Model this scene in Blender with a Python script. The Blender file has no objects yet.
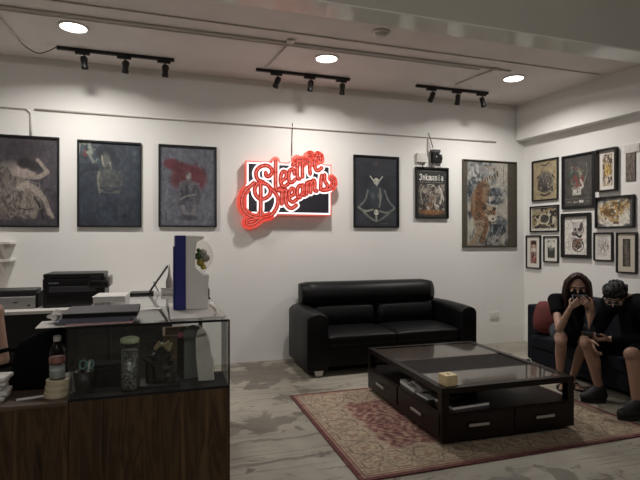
import bpy, bmesh, math, random
import numpy as np
from mathutils import Vector, Matrix
random.seed(4)
RNG = np.random.RandomState(7)
PI = math.pi
sc = bpy.context.scene
C = bpy.context.collection
R = math.radians
H = 1.5            # eye height
F = 490.0          # focal length in pixels of a 640 wide frame
YAW = R(17.9)
FW = (math.sin(YAW), math.cos(YAW)); RT = (math.cos(YAW), -math.sin(YAW))

# ------------------------------------------------------------------ survey helpers (photo measurement -> place)
def ray(px, py):
    u = (px-320)/F; v = (240-py)/F
    return (FW[0]+u*RT[0], FW[1]+u*RT[1], v)
def on_y(px, py, Y):
    d = ray(px, py); t = Y/d[1]
    return Vector((d[0]*t, Y, H+d[2]*t))
def on_z(px, py, Z):
    d = ray(px, py); t = (Z-H)/d[2]
    return Vector((d[0]*t, d[1]*t, Z))
BW = 6.0                                   # back wall plane y
CX = 5.13                                  # right wall meets the back wall here
WD = Vector((0.098, -0.9952, 0)).normalized()   # along the right wall towards the viewer
WN = Vector((-0.9952, -0.098, 0)).normalized()  # out of the right wall into the room
def on_right(px, py):
    d = ray(px, py)
    t = (CX*WN.x+BW*WN.y)/(d[0]*WN.x+d[1]*WN.y)
    p = Vector((d[0]*t, d[1]*t, H+d[2]*t))
    return (p-Vector((CX, BW, 0))).dot(WD), p.z

# ------------------------------------------------------------------ materials
def lin(c):
    return tuple((x/12.92 if x <= .04045 else ((x+.055)/1.055)**2.4) for x in c)
def s255(r, g, b): return lin((r/255, g/255, b/255))
MATS = {}
def mat(name, col, rough=.5, metal=0, spec=.5, bump=0, bscale=60, var=0, vscale=8, coat=0, emit=None, estr=0, sheen=0):
    if name in MATS: return MATS[name]
    m = bpy.data.materials.new(name); m.use_nodes = True
    nt = m.node_tree; b = nt.nodes['Principled BSDF']
    b.inputs['Base Color'].default_value = (*col, 1)
    b.inputs['Roughness'].default_value = rough
    b.inputs['Metallic'].default_value = metal
    b.inputs['Specular IOR Level'].default_value = spec
    b.inputs['Coat Weight'].default_value = coat
    b.inputs['Coat Roughness'].default_value = .08
    if sheen: b.inputs['Sheen Weight'].default_value = sheen
    if emit:
        b.inputs['Emission Color'].default_value = (*emit, 1); b.inputs['Emission Strength'].default_value = estr
    tc = nt.nodes.new('ShaderNodeTexCoord')
    n = nt.nodes.new('ShaderNodeTexNoise'); n.inputs['Scale'].default_value = vscale; n.inputs['Detail'].default_value = 5
    nt.links.new(tc.outputs['Object'], n.inputs['Vector'])
    r = nt.nodes.new('ShaderNodeValToRGB')
    v = max(var, .02)
    r.color_ramp.elements[0].position = .3; r.color_ramp.elements[1].position = .7
    r.color_ramp.elements[0].color = (*[x*(1-v) for x in col], 1)
    r.color_ramp.elements[1].color = (*[min(1, x*(1+v)) for x in col], 1)
    nt.links.new(n.outputs['Fac'], r.inputs['Fac']); nt.links.new(r.outputs['Color'], b.inputs['Base Color'])
    if bump:
        n2 = nt.nodes.new('ShaderNodeTexNoise'); n2.inputs['Scale'].default_value = bscale; n2.inputs['Detail'].default_value = 4
        nt.links.new(tc.outputs['Object'], n2.inputs['Vector'])
        bp = nt.nodes.new('ShaderNodeBump'); bp.inputs['Strength'].default_value = bump; bp.inputs['Distance'].default_value = .01
        nt.links.new(n2.outputs['Fac'], bp.inputs['Height']); nt.links.new(bp.outputs['Normal'], b.inputs['Normal'])
    MATS[name] = m; return m
def wood(name, c0, c1, rough=.4, axis=2, scale=9, coat=0, spec=.5):
    if name in MATS: return MATS[name]
    m = bpy.data.materials.new(name); m.use_nodes = True
    nt = m.node_tree; b = nt.nodes['Principled BSDF']
    tc = nt.nodes.new('ShaderNodeTexCoord'); mp = nt.nodes.new('ShaderNodeMapping')
    s = [scale]*3; s[axis] = scale*.09
    mp.inputs['Scale'].default_value = s
    nt.links.new(tc.outputs['Object'], mp.inputs['Vector'])
    n = nt.nodes.new('ShaderNodeTexNoise'); n.inputs['Scale'].default_value = 1.4; n.inputs['Detail'].default_value = 8; n.inputs['Distortion'].default_value = 1.2
    nt.links.new(mp.outputs['Vector'], n.inputs['Vector'])
    r = nt.nodes.new('ShaderNodeValToRGB')
    e = r.color_ramp.elements
    e[0].position = .32; e[0].color = (*c0, 1); e[1].position = .68; e[1].color = (*c1, 1)
    k = e.new(.47); k.color = (*[(a*.35+b_*.65) for a, b_ in zip(c0, c1)], 1)
    k = e.new(.54); k.color = (*[(a*.75+b_*.25) for a, b_ in zip(c0, c1)], 1)
    nt.links.new(n.outputs['Fac'], r.inputs['Fac']); nt.links.new(r.outputs['Color'], b.inputs['Base Color'])
    b.inputs['Roughness'].default_value = rough; b.inputs['Coat Weight'].default_value = coat; b.inputs['Coat Roughness'].default_value = .1; b.inputs['Specular IOR Level'].default_value = spec
    MATS[name] = m; return m
def glass(name, tint=(.975, .985, .98), ior=1.5, rough=.0):
    if name in MATS: return MATS[name]
    m = bpy.data.materials.new(name); m.use_nodes = True
    nt = m.node_tree; nt.nodes.clear()
    o = nt.nodes.new('ShaderNodeOutputMaterial'); mx = nt.nodes.new('ShaderNodeMixShader')
    t = nt.nodes.new('ShaderNodeBsdfTransparent'); t.inputs['Color'].default_value = (*tint, 1)
    g = nt.nodes.new('ShaderNodeBsdfGlossy'); g.inputs['Roughness'].default_value = rough
    f = nt.nodes.new('ShaderNodeFresnel')
    ge = nt.nodes.new('ShaderNodeNewGeometry'); mr = nt.nodes.new('ShaderNodeMapRange')   # same reflectance on both faces of the pane
    mr.inputs['To Min'].default_value = ior; mr.inputs['To Max'].default_value = 1/ior
    nt.links.new(ge.outputs['Backfacing'], mr.inputs['Value']); nt.links.new(mr.outputs[0], f.inputs['IOR'])
    nt.links.new(f.outputs[0], mx.inputs[0]); nt.links.new(t.outputs[0], mx.inputs[1]); nt.links.new(g.outputs[0], mx.inputs[2])
    nt.links.new(mx.outputs[0], o.inputs['Surface'])
    MATS[name] = m; return m
def emis(name, col, s):
    if name in MATS: return MATS[name]
    m = bpy.data.materials.new(name); m.use_nodes = True
    nt = m.node_tree; nt.nodes.clear()
    o = nt.nodes.new('ShaderNodeOutputMaterial'); e = nt.nodes.new('ShaderNodeEmission')
    e.inputs['Color'].default_value = (*col, 1); e.inputs['Strength'].default_value = s
    nt.links.new(e.outputs[0], o.inputs['Surface']); MATS[name] = m; return m
def attr_mat(name, rough=.5, coat=0, bump=0):
    if name in MATS: return MATS[name]
    m = bpy.data.materials.new(name); m.use_nodes = True
    nt = m.node_tree; b = nt.nodes['Principled BSDF']
    a = nt.nodes.new('ShaderNodeAttribute'); a.attribute_name = 'Col'
    nt.links.new(a.outputs['Color'], b.inputs['Base Color'])
    b.inputs['Roughness'].default_value = rough; b.inputs['Coat Weight'].default_value = coat; b.inputs['Coat Roughness'].default_value = .05
    if bump:
        tc = nt.nodes.new('ShaderNodeTexCoord'); n2 = nt.nodes.new('ShaderNodeTexNoise'); n2.inputs['Scale'].default_value = 400
        nt.links.new(tc.outputs['Object'], n2.inputs['Vector'])
        bp = nt.nodes.new('ShaderNodeBump'); bp.inputs['Strength'].default_value = bump; bp.inputs['Distance'].default_value = .005
        nt.links.new(n2.outputs['Fac'], bp.inputs['Height']); nt.links.new(bp.outputs['Normal'], b.inputs['Normal'])
    MATS[name] = m; return m

# ------------------------------------------------------------------ mesh building
class MB:
    def __init__(s): s.v = []; s.f = []; s.sm = []
    def add(s, vs, fs, smooth=False):
        o = len(s.v); s.v += [tuple(v) for v in vs]
        s.f += [tuple(i+o for i in f) for f in fs]; s.sm += [smooth]*len(fs); return s
    def box(s, x0, x1, y0, y1, z0, z1, M=None):
        vs = [Vector((x, y, z)) for z in (z0, z1) for y in (y0, y1) for x in (x0, x1)]
        if M is not None: vs = [M @ v for v in vs]
        return s.add(vs, [(0, 2, 3, 1), (4, 5, 7, 6), (0, 1, 5, 4), (1, 3, 7, 5), (3, 2, 6, 7), (2, 0, 4, 6)])
    def cone(s, p0, p1, r0, r1, n=16, caps=True):
        p0 = Vector(p0); p1 = Vector(p1); d = (p1-p0)
        q = d.to_track_quat('Z', 'Y'); vs = []
        for p, r in ((p0, r0), (p1, r1)):
            for i in range(n):
                a = 2*PI*i/n; vs.append(p+q @ Vector((r*math.cos(a), r*math.sin(a), 0)))
        s.add(vs, [(i, (i+1) % n, n+(i+1) % n, n+i) for i in range(n)], True)
        if caps: s.add(vs, [tuple(range(n))[::-1], tuple(range(n, 2*n))])
        return s
    def tube(s, pts, r, n=8, closed=False):
        pts = [Vector(p) for p in pts]; m = len(pts); vs = []; up = None
        for i, p in enumerate(pts):
            a = pts[i-1] if (i > 0 or closed) else p; b = pts[(i+1) % m] if (i < m-1 or closed) else p
            t = (b-a).normalized()
            if up is None:
                up = Vector((0, 0, 1)) if abs(t.z) < .9 else Vector((1, 0, 0))
            up = (up-t*up.dot(t)).normalized(); sd = t.cross(up)
            rr = r[i] if isinstance(r, (list, tuple)) else r
            for k in range(n):
                an = 2*PI*k/n; vs.append(p+up*(rr*math.cos(an))+sd*(rr*math.sin(an)))
        fs = []
        for i in range(m if closed else m-1):
            j = (i+1) % m
            fs += [(i*n+k, i*n+(k+1) % n, j*n+(k+1) % n, j*n+k) for k in range(n)]
        if not closed: fs += [tuple(range(n))[::-1], tuple(range((m-1)*n, m*n))]
        return s.add(vs, fs, True)
    def lathe(s, prof, c=(0, 0, 0), n=24):
        vs = []
        for r, z in prof:
            for i in range(n):
                a = 2*PI*i/n; vs.append((c[0]+r*math.cos(a), c[1]+r*math.sin(a), c[2]+z))
        m = len(prof)
        fs = [(j*n+i, j*n+(i+1) % n, (j+1)*n+(i+1) % n, (j+1)*n+i) for j in range(m-1) for i in range(n)]
        fs += [tuple(range(n))[::-1], tuple(range((m-1)*n, m*n))]
        return s.add(vs, fs, True)
    def ball(s, c, r, n=16, m=10, M=None):
        if not isinstance(r, (tuple, list)): r = (r, r, r)
        vs = []; fs = []
        for j in range(1, m):
            t = PI*j/m
            for i in range(n):
                a = 2*PI*i/n; vs.append(Vector((r[0]*math.sin(t)*math.cos(a), r[1]*math.sin(t)*math.sin(a), r[2]*math.cos(t))))
        vs += [Vector((0, 0, r[2])), Vector((0, 0, -r[2]))]
        T = len(vs)-2
        for j in range(m-2):
            fs += [(j*n+i, (j+1)*n+i, (j+1)*n+(i+1) % n, j*n+(i+1) % n) for i in range(n)]
        fs += [(T, i, (i+1) % n) for i in range(n)]
        fs += [(T+1, (m-2)*n+(i+1) % n, (m-2)*n+i) for i in range(n)]
        if M is not None: vs = [M @ v for v in vs]
        return s.add([v+Vector(c) for v in vs], fs, True)
    def prism(s, poly, h0, h1, axis='y', smooth=False):
        n = len(poly); vs = []
        for h in (h0, h1):
            for a, b in poly:
                vs.append({'y': (a, h, b), 'z': (a, b, h), 'x': (h, a, b)}[axis])
        fs = [tuple(range(n))[::-1], tuple(range(n, 2*n))]
        s.add(vs, fs)
        return s.add(vs, [(i, (i+1) % n, n+(i+1) % n, n+i) for i in range(n)], smooth)
    def capsule(s, p0, p1, r0, r1, n=14):
        p0 = Vector(p0); p1 = Vector(p1); d = p1-p0
        if d.length < 1e-5: return s.ball(p0, r0)
        q = d.to_track_quat('Z', 'Y'); vs = []; L = d.length
        rings = [(-math.cos(t)*r0, math.sin(t)*r0) for t in (PI*.12, PI*.25, PI*.38, PI*.5)]
        rings += [(L+math.sin(t)*r1, math.cos(t)*r1) for t in (0, PI*.12, PI*.25, PI*.38)]
        for z, r in rings:
            for i in range(n):
                a = 2*PI*i/n; vs.append(p0+q @ Vector((r*math.cos(a), r*math.sin(a), z)))
        m = len(rings); vs += [p0+q @ Vector((0, 0, -r0)), p0+q @ Vector((0, 0, L+r1))]
        fs = [(j*n+i, j*n+(i+1) % n, (j+1)*n+(i+1) % n, (j+1)*n+i) for j in range(m-1) for i in range(n)]
        fs += [(m*n, (i+1) % n, i) for i in range(n)] + [(m*n+1, (m-1)*n+i, (m-1)*n+(i+1) % n) for i in range(n)]
        return s.add(vs, fs, True)
    def mesh(s, name):
        me = bpy.data.meshes.new(name); me.from_pydata(s.v, [], s.f)
        me.polygons.foreach_set('use_smooth', s.sm)
        bm = bmesh.new(); bm.from_mesh(me)
        bmesh.ops.remove_doubles(bm, verts=bm.verts, dist=1e-6)
        bmesh.ops.recalc_face_normals(bm, faces=bm.faces); bm.to_mesh(me); bm.free()
        me.update(); return me
def obj(name, mb, m, parent=None, bevel=0, seg=2, sub=0):
    me = mb if isinstance(mb, bpy.types.Mesh) else mb.mesh(name)
    o = bpy.data.objects.new(name, me); C.objects.link(o)
    if m is not None: me.materials.append(m)
    if parent is not None: o.parent = parent
    if bevel:
        b = o.modifiers.new('bevel', 'BEVEL'); b.width = bevel; b.segments = seg; b.limit_method = 'ANGLE'
    if sub:
        k = o.modifiers.new('sub', 'SUBSURF'); k.levels = sub; k.render_levels = sub
    return o
def tag(o, label, cat, group=None, kind=None):
    o['label'] = label
    if cat: o['category'] = cat
    if group: o['group'] = group
    if kind: o['kind'] = kind
    return o
def thing(name, label, cat, loc=(0, 0, 0), rotz=0, group=None):
    o = bpy.data.objects.new(name, None); C.objects.link(o); o.empty_display_size = .05
    o.location = loc; o.rotation_euler = (0, 0, rotz); return tag(o, label, cat, group)
def struct(name, mb, m, parent=None, bevel=0):
    o = obj(name, mb, m, parent, bevel)
    if parent is None: o['kind'] = 'structure'
    return o
def solo(name, mb, m, label, cat, loc=(0, 0, 0), rotz=0, group=None, bevel=0, seg=2):
    o = obj(name, mb, m, None, bevel, seg); o.location = loc; o.rotation_euler = (0, 0, rotz)
    return tag(o, label, cat, group)
def dup(root, loc, rotz=None, label=None):
    r = root.copy(); C.objects.link(r); r.location = loc
    if rotz is not None: r.rotation_euler = (0, 0, rotz)
    if label: r['label'] = label
    for ch in list(root.children):
        c = ch.copy(); C.objects.link(c); c.parent = r
        for g in list(ch.children):
            d = g.copy(); C.objects.link(d); d.parent = c
    return r
def smooth_pts(pts, k=6, closed=False):
    P = [Vector(p) if len(p) == 3 else Vector((p[0], p[1], 0)) for p in pts]; n = len(P); out = []
    for i in range(n if closed else n-1):
        if closed: a, b, c, d = P[i-1], P[i], P[(i+1) % n], P[(i+2) % n]
        else: a, b, c, d = P[max(i-1, 0)], P[i], P[i+1], P[min(i+2, n-1)]
        for j in range(k):
            t = j/k
            out.append(.5*((2*b)+(c-a)*t+(2*a-5*b+4*c-d)*t*t+(3*b-a-3*c+d)*t**3))
    if not closed: out.append(P[-1])
    return out

# ------------------------------------------------------------------ painted surfaces (prints, rug): a fine grid, one colour per vertex
def vnoise(h, w, cells, seed):
    r = np.random.RandomState(seed); g = r.rand(cells+2, cells+2)
    y = np.linspace(0, cells, h); x = np.linspace(0, cells, w)
    y0 = y.astype(int).clip(0, cells); x0 = x.astype(int).clip(0, cells); fy = (y-y0)[:, None]; fx = (x-x0)[None, :]
    fy = fy*fy*(3-2*fy); fx = fx*fx*(3-2*fx)
    return (g[y0][:, x0]*(1-fy)*(1-fx)+g[y0+1][:, x0]*fy*(1-fx)+g[y0][:, x0+1]*(1-fy)*fx+g[y0+1][:, x0+1]*fy*fx)
class Art:
    def __init__(s, w, h, col):
        s.w, s.h = w, h; s.c = np.ones((h, w, 3))*np.array(col)/255.
        s.asp = h/w
        s.X, s.Y = np.meshgrid(np.linspace(0, 1, w), np.linspace(0, 1, h))
    def put(s, a, col):
        a = np.clip(a, 0, 1)[..., None]; s.c = s.c*(1-a)+a*np.array(col)/255.; return s
    def ell(s, cx, cy, rx, ry, col, al=1, ang=0, soft=.15):
        x = s.X-cx; y = (s.Y-cy)*s.asp; c, n = math.cos(R(ang)), math.sin(R(ang))
        d = np.sqrt(((x*c+y*n)/rx)**2+((-x*n+y*c)/(ry*s.asp))**2)
        return s.put(al*np.clip((1-d)/soft+.5, 0, 1), col)
    def ring(s, cx, cy, r, t, col, al=1):
        d = np.sqrt((s.X-cx)**2+((s.Y-cy)*s.asp)**2)
        return s.put(al*np.clip((t-abs(d-r))/(t*.6), 0, 1), col)
    def line(s, pts, wd, col, al=1, k=5, w1=None):
        pts = smooth_pts(pts, k); D = np.full(s.X.shape, 9.)
        n = len(pts)
        for i in range(n-1):
            a, b = pts[i], pts[i+1]; ax, ay, bx, by = a.x, a.y*s.asp, b.x, b.y*s.asp
            dx, dy = bx-ax, by-ay; L = dx*dx+dy*dy+1e-9
            t = np.clip(((s.X-ax)*dx+(s.Y*s.asp-ay)*dy)/L, 0, 1)
            ww = wd if w1 is None else wd+(w1-wd)*(i+.5)/n
            D = np.minimum(D, np.sqrt((s.X-ax-t*dx)**2+(s.Y*s.asp-ay-t*dy)**2)/ww)
        return s.put(al*np.clip((1-D)/.35, 0, 1), col)
    def poly(s, pts, col, al=1):
        ins = np.zeros(s.X.shape, bool); n = len(pts)
        for i in range(n):
            x0, y0 = pts[i]; x1, y1 = pts[(i+1) % n]
            if y0 == y1: continue
            cond = ((s.Y >= min(y0, y1)) & (s.Y < max(y0, y1)))
            ins ^= cond & (s.X < (s.Y-y0)*(x1-x0)/(y1-y0)+x0)
        return s.put(al*ins.astype(float), col)
    def rect(s, x0, y0, x1, y1, col, al=1):
        return s.put(al*((s.X >= x0) & (s.X <= x1) & (s.Y >= y0) & (s.Y <= y1)), col)
    def clouds(s, cells, lo, hi, col, al, seed, mask=None):
        n = (vnoise(s.h, s.w, cells, seed)*.6+vnoise(s.h, s.w, cells*2, seed+50)*.4)
        a = al*np.clip((n-lo)/(hi-lo), 0, 1)
        if mask is not None: a = a*mask
        return s.put(a, col)
    def grain(s, k, seed):
        n = vnoise(s.h, s.w, min(s.w, s.h)//2, seed)*.5+vnoise(s.h, s.w, min(s.w, s.h)//5, seed+1)*.5
        s.c = s.c*(1+k*4*(n-.5))[..., None]; return s
    def mask_ell(s, cx, cy, rx, ry): return np.clip((1-np.sqrt(((s.X-cx)/rx)**2+((s.Y-cy)/ry)**2))*4, 0, 1)
    def mesh(s, name, W, Ht):
        """upright in x-z, facing -y, centred on x, from z=-Ht/2 to Ht/2"""
        w, h = s.w, s.h
        xs = np.linspace(-W/2, W/2, w); zs = np.linspace(Ht/2, -Ht/2, h)
        co = np.zeros((h, w, 3)); co[..., 0] = xs[None]; co[..., 2] = zs[:, None]
        me = bpy.data.meshes.new(name)
        i = (np.arange(h-1)[:, None]*w+np.arange(w-1)[None]).ravel()
        fc = np.stack([i, i+w, i+w+1, i+1], 1)
        me.from_pydata(co.reshape(-1, 3).tolist(), [], fc.tolist())
        a = me.color_attributes.new('Col', 'FLOAT_COLOR', 'POINT')
        c = np.clip(s.c, 0, 1); l = np.where(c <= .04045, c/12.92, ((c+.055)/1.055)**2.4)
        a.data.foreach_set('color', np.concatenate([l, np.ones((h, w, 1))], 2).ravel().astype(np.float32))
        me.update(); return me

# ------------------------------------------------------------------ flesh: overlapping tapered limbs grown into one skin
def flesh(name, mb, m, parent, voxel=.008, smooth=4):
    me = mb.mesh(name+'_src'); t = bpy.data.objects.new(name+'_src', me); C.objects.link(t)
    r = t.modifiers.new('r', 'REMESH'); r.mode = 'VOXEL'; r.voxel_size = voxel; r.use_smooth_shade = True
    k = t.modifiers.new('s', 'SMOOTH'); k.factor = .5; k.iterations = smooth
    dg = bpy.context.evaluated_depsgraph_get(); dg.update()
    out = bpy.data.meshes.new_from_object(t.evaluated_get(dg)); out.name = name
    bpy.data.objects.remove(t); bpy.data.meshes.remove(me)
    out.materials.clear(); out.polygons.foreach_set('use_smooth', [True]*len(out.polygons))
    return obj(name, out, m, parent)

# ------------------------------------------------------------------ palette
WHITE = mat('wall_paint', s255(230, 228, 223), .8, bump=.05, bscale=25, var=.02, vscale=2)
CEIL = mat('ceiling_paint', s255(230, 222, 218), .8, bump=.12, bscale=14, var=.05, vscale=2)
BEAM = mat('beam_gloss_paint', s255(226, 228, 220), .13, spec=.6, var=.03)
BLACK = mat('black_plastic', s255(20, 20, 21), .4, spec=.3)
BLACKM = mat('black_metal', s255(22, 21, 21), .4)
FRAME = mat('black_frame_wood', s255(17, 16, 16), .4)
MATTE_BLACK = mat('black_cloth', s255(15, 15, 17), .9, spec=.08, bump=.2, bscale=90)
PAPER = mat('white_paper', s255(225, 222, 216), .8)
LEATHER = mat('black_leather', s255(11, 11, 12), .42, spec=.2, bump=.12, bscale=55, var=.1)
STEEL = mat('brushed_steel', s255(190, 188, 184), .3, metal=.9)
ESP = wood('espresso_wood', s255(19, 13, 11), s255(30, 20, 17), .3, axis=0, scale=10, coat=0, spec=.25)
WAL = wood('walnut_laminate', s255(38, 29, 19), s255(96, 75, 51), .5, spec=.25, axis=2, scale=11)
GLASS = glass('clear_glass')
PRINT = attr_mat('art_print', .6, 0)
SKIN = mat('skin', s255(150, 116, 97), .55, var=.04)
SKIN2 = mat('skin_fair', s255(164, 130, 110), .55, var=.04)
CONDUIT = mat('conduit_white', s255(212, 207, 201), .5)

# ================================================================== the room
FX0, FX1, FY0, CH, CF = -3.3, 6.2, -2.6, 3.48, 4.4
def floor_material():
    m = bpy.data.materials.new('worn_concrete'); m.use_nodes = True
    nt = m.node_tree; b = nt.nodes['Principled BSDF']; N = nt.nodes.new; L = nt.links.new
    tc = N('ShaderNodeTexCoord')
    def noise(scale, detail=6, vec=None, dist=0):
        n = N('ShaderNodeTexNoise'); n.inputs['Scale'].default_value = scale; n.inputs['Detail'].default_value = detail; n.inputs['Distortion'].default_value = dist
        L(vec or tc.outputs['Object'], n.inputs['Vector']); return n.outputs['Fac']
    def ramp(f, p0, p1, c0=(0, 0, 0), c1=(1, 1, 1)):
        r = N('ShaderNodeValToRGB'); e = r.color_ramp.elements; e[0].position = p0; e[1].position = p1
        e[0].color = (*c0, 1); e[1].color = (*c1, 1); L(f, r.inputs['Fac']); return r.outputs['Color']
    def mix(f, a, bb):
        x = N('ShaderNodeMixRGB'); L(f, x.inputs['Fac'])
        for s_, i in ((a, 1), (bb, 2)):
            if isinstance(s_, tuple): x.inputs[i].default_value = (*s_, 1)
            else: L(s_, x.inputs[i])
        return x.outputs['Color']
    def mth(op, a, bb):
        x = N('ShaderNodeMath'); x.operation = op; x.use_clamp = (op == 'MULTIPLY')
        for s_, i in ((a, 0), (bb, 1)):
            if isinstance(s_, (int, float)): x.inputs[i].default_value = s_
            else: L(s_, x.inputs[i])
        return x.outputs[0]
    base = ramp(noise(1.3, 8, dist=.6), .35, .65, s255(130, 125, 112), s255(158, 152, 138))
    # long trowel streaks across the slab
    mp = N('ShaderNodeMapping'); mp.inputs['Scale'].default_value = (.5, 5.5, 1); L(tc.outputs['Object'], mp.inputs['Vector'])
    streak = ramp(noise(2.2, 7, mp.outputs[0], 1.0), .52, .66)
    col = mix(mth('MULTIPLY', streak, .55), base, s255(104, 95, 85))
    mp2 = N('ShaderNodeMapping'); mp2.inputs['Scale'].default_value = (.35, 3.0, 1); mp2.inputs['Location'].default_value = (3, 1, 0); L(tc.outputs['Object'], mp2.inputs['Vector'])
    crack = ramp(noise(2.0, 9, mp2.outputs[0], .8), .495, .503)
    crack2 = ramp(noise(2.0, 9, mp2.outputs[0], .8), .507, .515, (1, 1, 1), (0, 0, 0))
    col = mix(mth('MULTIPLY', mth('MULTIPLY', crack, crack2), .7), col, s255(84, 76, 68))
    # worn dark patches, strongest where the screed has lifted near the wall beside the sofa
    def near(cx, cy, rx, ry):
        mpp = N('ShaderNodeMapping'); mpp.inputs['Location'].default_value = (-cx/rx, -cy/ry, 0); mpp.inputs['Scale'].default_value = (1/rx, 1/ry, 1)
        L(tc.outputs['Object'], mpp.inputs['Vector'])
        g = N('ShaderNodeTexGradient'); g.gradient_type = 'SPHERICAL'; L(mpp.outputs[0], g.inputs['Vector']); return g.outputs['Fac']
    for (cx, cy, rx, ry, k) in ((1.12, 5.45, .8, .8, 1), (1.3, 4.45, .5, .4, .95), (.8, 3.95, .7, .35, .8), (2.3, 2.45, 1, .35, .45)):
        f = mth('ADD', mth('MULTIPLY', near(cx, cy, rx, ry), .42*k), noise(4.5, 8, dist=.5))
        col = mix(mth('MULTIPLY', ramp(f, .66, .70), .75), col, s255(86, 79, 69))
    # two dark seams in the screed left of the rug
    sx_ = N('ShaderNodeSeparateXYZ'); L(tc.outputs['Object'], sx_.inputs[0])
    yy_ = mth('ADD', sx_.outputs['Y'], mth('MULTIPLY', noise(3.5, 5), .16))
    for y0_ in (3.70, 3.34):
        c_ = N('ShaderNodeMath'); c_.operation = 'COMPARE'; L(yy_, c_.inputs[0]); c_.inputs[1].default_value = y0_; c_.inputs[2].default_value = .016
        lt = N('ShaderNodeMath'); lt.operation = 'LESS_THAN'; L(sx_.outputs['X'], lt.inputs[0]); lt.inputs[1].default_value = 1.5
        col = mix(mth('MULTIPLY', mth('MULTIPLY', c_.outputs[0], lt.outputs[0]), .6), col, s255(78, 70, 62))
    L(col, b.inputs['Base Color'])
    L(ramp(noise(3), .3, .7, (.38,)*3, (.6,)*3), b.inputs['Roughness'])
    bp = N('ShaderNodeBump'); bp.inputs['Strength'].default_value = .15; bp.inputs['Distance'].default_value = .01
    L(noise(30), bp.inputs['Height']); L(bp.outputs[0], b.inputs['Normal'])
    return m
struct('floor', MB().box(FX0, FX1, FY0, BW, -.1, 0), floor_material())
struct('ceiling', MB().box(FX0, FX1, 3.45, BW+.1, CH, CH+.1), CEIL)
struct('ceiling_front', MB().box(FX0, FX1, FY0, 3.46, CF, CF+.1), CEIL)
struct('wall_back', MB().box(FX0, CX+.3, BW, BW+.12, 0, CH), WHITE)
struct('wall_left', MB().box(FX0-.1, FX0, FY0, BW+.1, 0, CF), WHITE)
struct('wall_front', MB().box(FX0, FX1+.2, FY0-.1, FY0, 0, CF), mat('front_wall_grey', s255(120, 116, 112), .8))
A = Vector((CX, BW, 0))
def wallquad(s0, s1, o0, o1, z0, z1):
    """box on the right wall: s along it, o out into the room"""
    vs = [A+WD*s+WN*o+Vector((0, 0, z)) for z in (z0, z1) for o in (o0, o1) for s in (s0, s1)]
    return MB().add(vs, [(0, 2, 3, 1), (4, 5, 7, 6), (0, 1, 5, 4), (1, 3, 7, 5), (3, 2, 6, 7), (2, 0, 4, 6)])
struct('wall_right', wallquad(-.1, 8.8, -.12, 0, 0, CF), WHITE)
struct('trim_1', wallquad(0, 2.6, 0, .16, 2.965, CH), WHITE)          # the boxed beam along the top of the right wall
# big glossy beam across the room
struct('trim_2', MB().box(FX0, 5.36, 3.44, 3.66, 3.268, CF), mat('beam_face_paint', s255(186, 181, 170), .7, var=.04, vscale=1.5), bevel=.003)
struct('trim_3', MB().box(FX0, 5.36, 3.432, 3.664, 3.256, 3.268), BEAM, bevel=.002)

# conduits
def conduit(pts, r, label, name='conduit_pipe', group=None, m=CONDUIT):
    return solo(name, MB().tube(pts, r, 8), m, label, 'pipe', group=group)
w = lambda px, py, off=.012: on_y(px, py, BW-off)
p0, p1 = w(-40, 97), w(27, 102)
z1_ = 2.915
xa = w(31, 100).x; xb = w(496, 135).x; xc = w(430, 133).x
conduit([(FX0+.02, BW-.012, z1_+.0), (xa-.06, BW-.012, z1_), (xa-.03, BW-.012, z1_-.01), (xa, BW-.012, z1_-.05), (xa, BW-.012, w(31, 136).z)], .011,
        'white conduit at far left that bends down to the print of the reclining figure')
conduit([(xa+.035, BW-.012, z1_), (xb, BW-.012, z1_+.01)], .011, 'long thin white conduit running across the back wall above the framed prints')
conduit([(xc-.03, BW-.012, z1_-.012), (xc-.03, BW-.012, w(424, 154.5).z)], .008, 'short white conduit dropping from the long wall conduit to the white socket box')
conduit([(FX0+.02, 4.76, CH-.012), (3.87, 4.76, CH-.012)], .013, 'thin pipe across the ceiling beside the downlights', 'ceiling_conduit')
conduit([(FX0+.02, 4.83, CH-.010), (3.5, 4.83, CH-.010)], .008, 'thinner twin pipe close behind the ceiling pipe', 'ceiling_conduit')
conduit([(FX0+.02, 4.51, CH-.008), (5.0, 4.54, CH-.008)], .007, 'faint cable run on the ceiling nearest the glossy beam', 'ceiling_conduit')
# branches from the ceiling pipe to each track
conduit([on_z(290, 42, CH-.012), on_z(270, 64, CH-.012), on_z(266, 68, CH-.02)], .010, 'grey branch pipe from the ceiling pipe to the middle track', 'ceiling_conduit')
conduit([on_z(497, 68, CH-.012), on_z(455, 85, CH-.012)], .010, 'grey branch pipe from the ceiling pipe to the right track', 'ceiling_conduit')
conduit([on_z(-8, 8, CH-.012), on_z(20, 42, CH-.012)], .010, 'grey branch pipe on the ceiling at the far left', 'ceiling_conduit')
a_ = on_z(20, 42, CH-.012); b_ = on_z(57, 46.5, CH-.02)
solo('power_cable', MB().tube(smooth_pts([a_, a_+Vector((.07, .02, -.05)), (a_+b_)/2+Vector((0, 0, -.09)), b_+Vector((-.07, 0, -.05)), b_], 6), .005, 6), BLACKM,
     'black cable sagging from the ceiling into the left track', 'cable')
t = thing('junction_box', 'small round grey junction box on the ceiling pipe above the middle track', 'box', on_z(291, 42.5, CH-.026))
obj('housing', MB().lathe([(.03, 0), (.04, .004), (.04, .024), (.03, .026)]), CONDUIT, t); obj('cover_screw', MB().lathe([(.006, -.003), (.006, 0)], n=8), STEEL, t)
t = thing('smoke_detector', 'pale round smoke detector on the ceiling just behind the glossy beam', 'smoke detector', (on_z(381, 32, CH).x, on_z(381, 32, CH).y, CH))
obj('base', MB().lathe([(.075, -.02), (.085, -.012), (.085, 0)]), CONDUIT, t); obj('sensor_dome', MB().lathe([(.02, -.05), (.045, -.045), (.058, -.03), (.06, -.02)]), CONDUIT, t)

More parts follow.
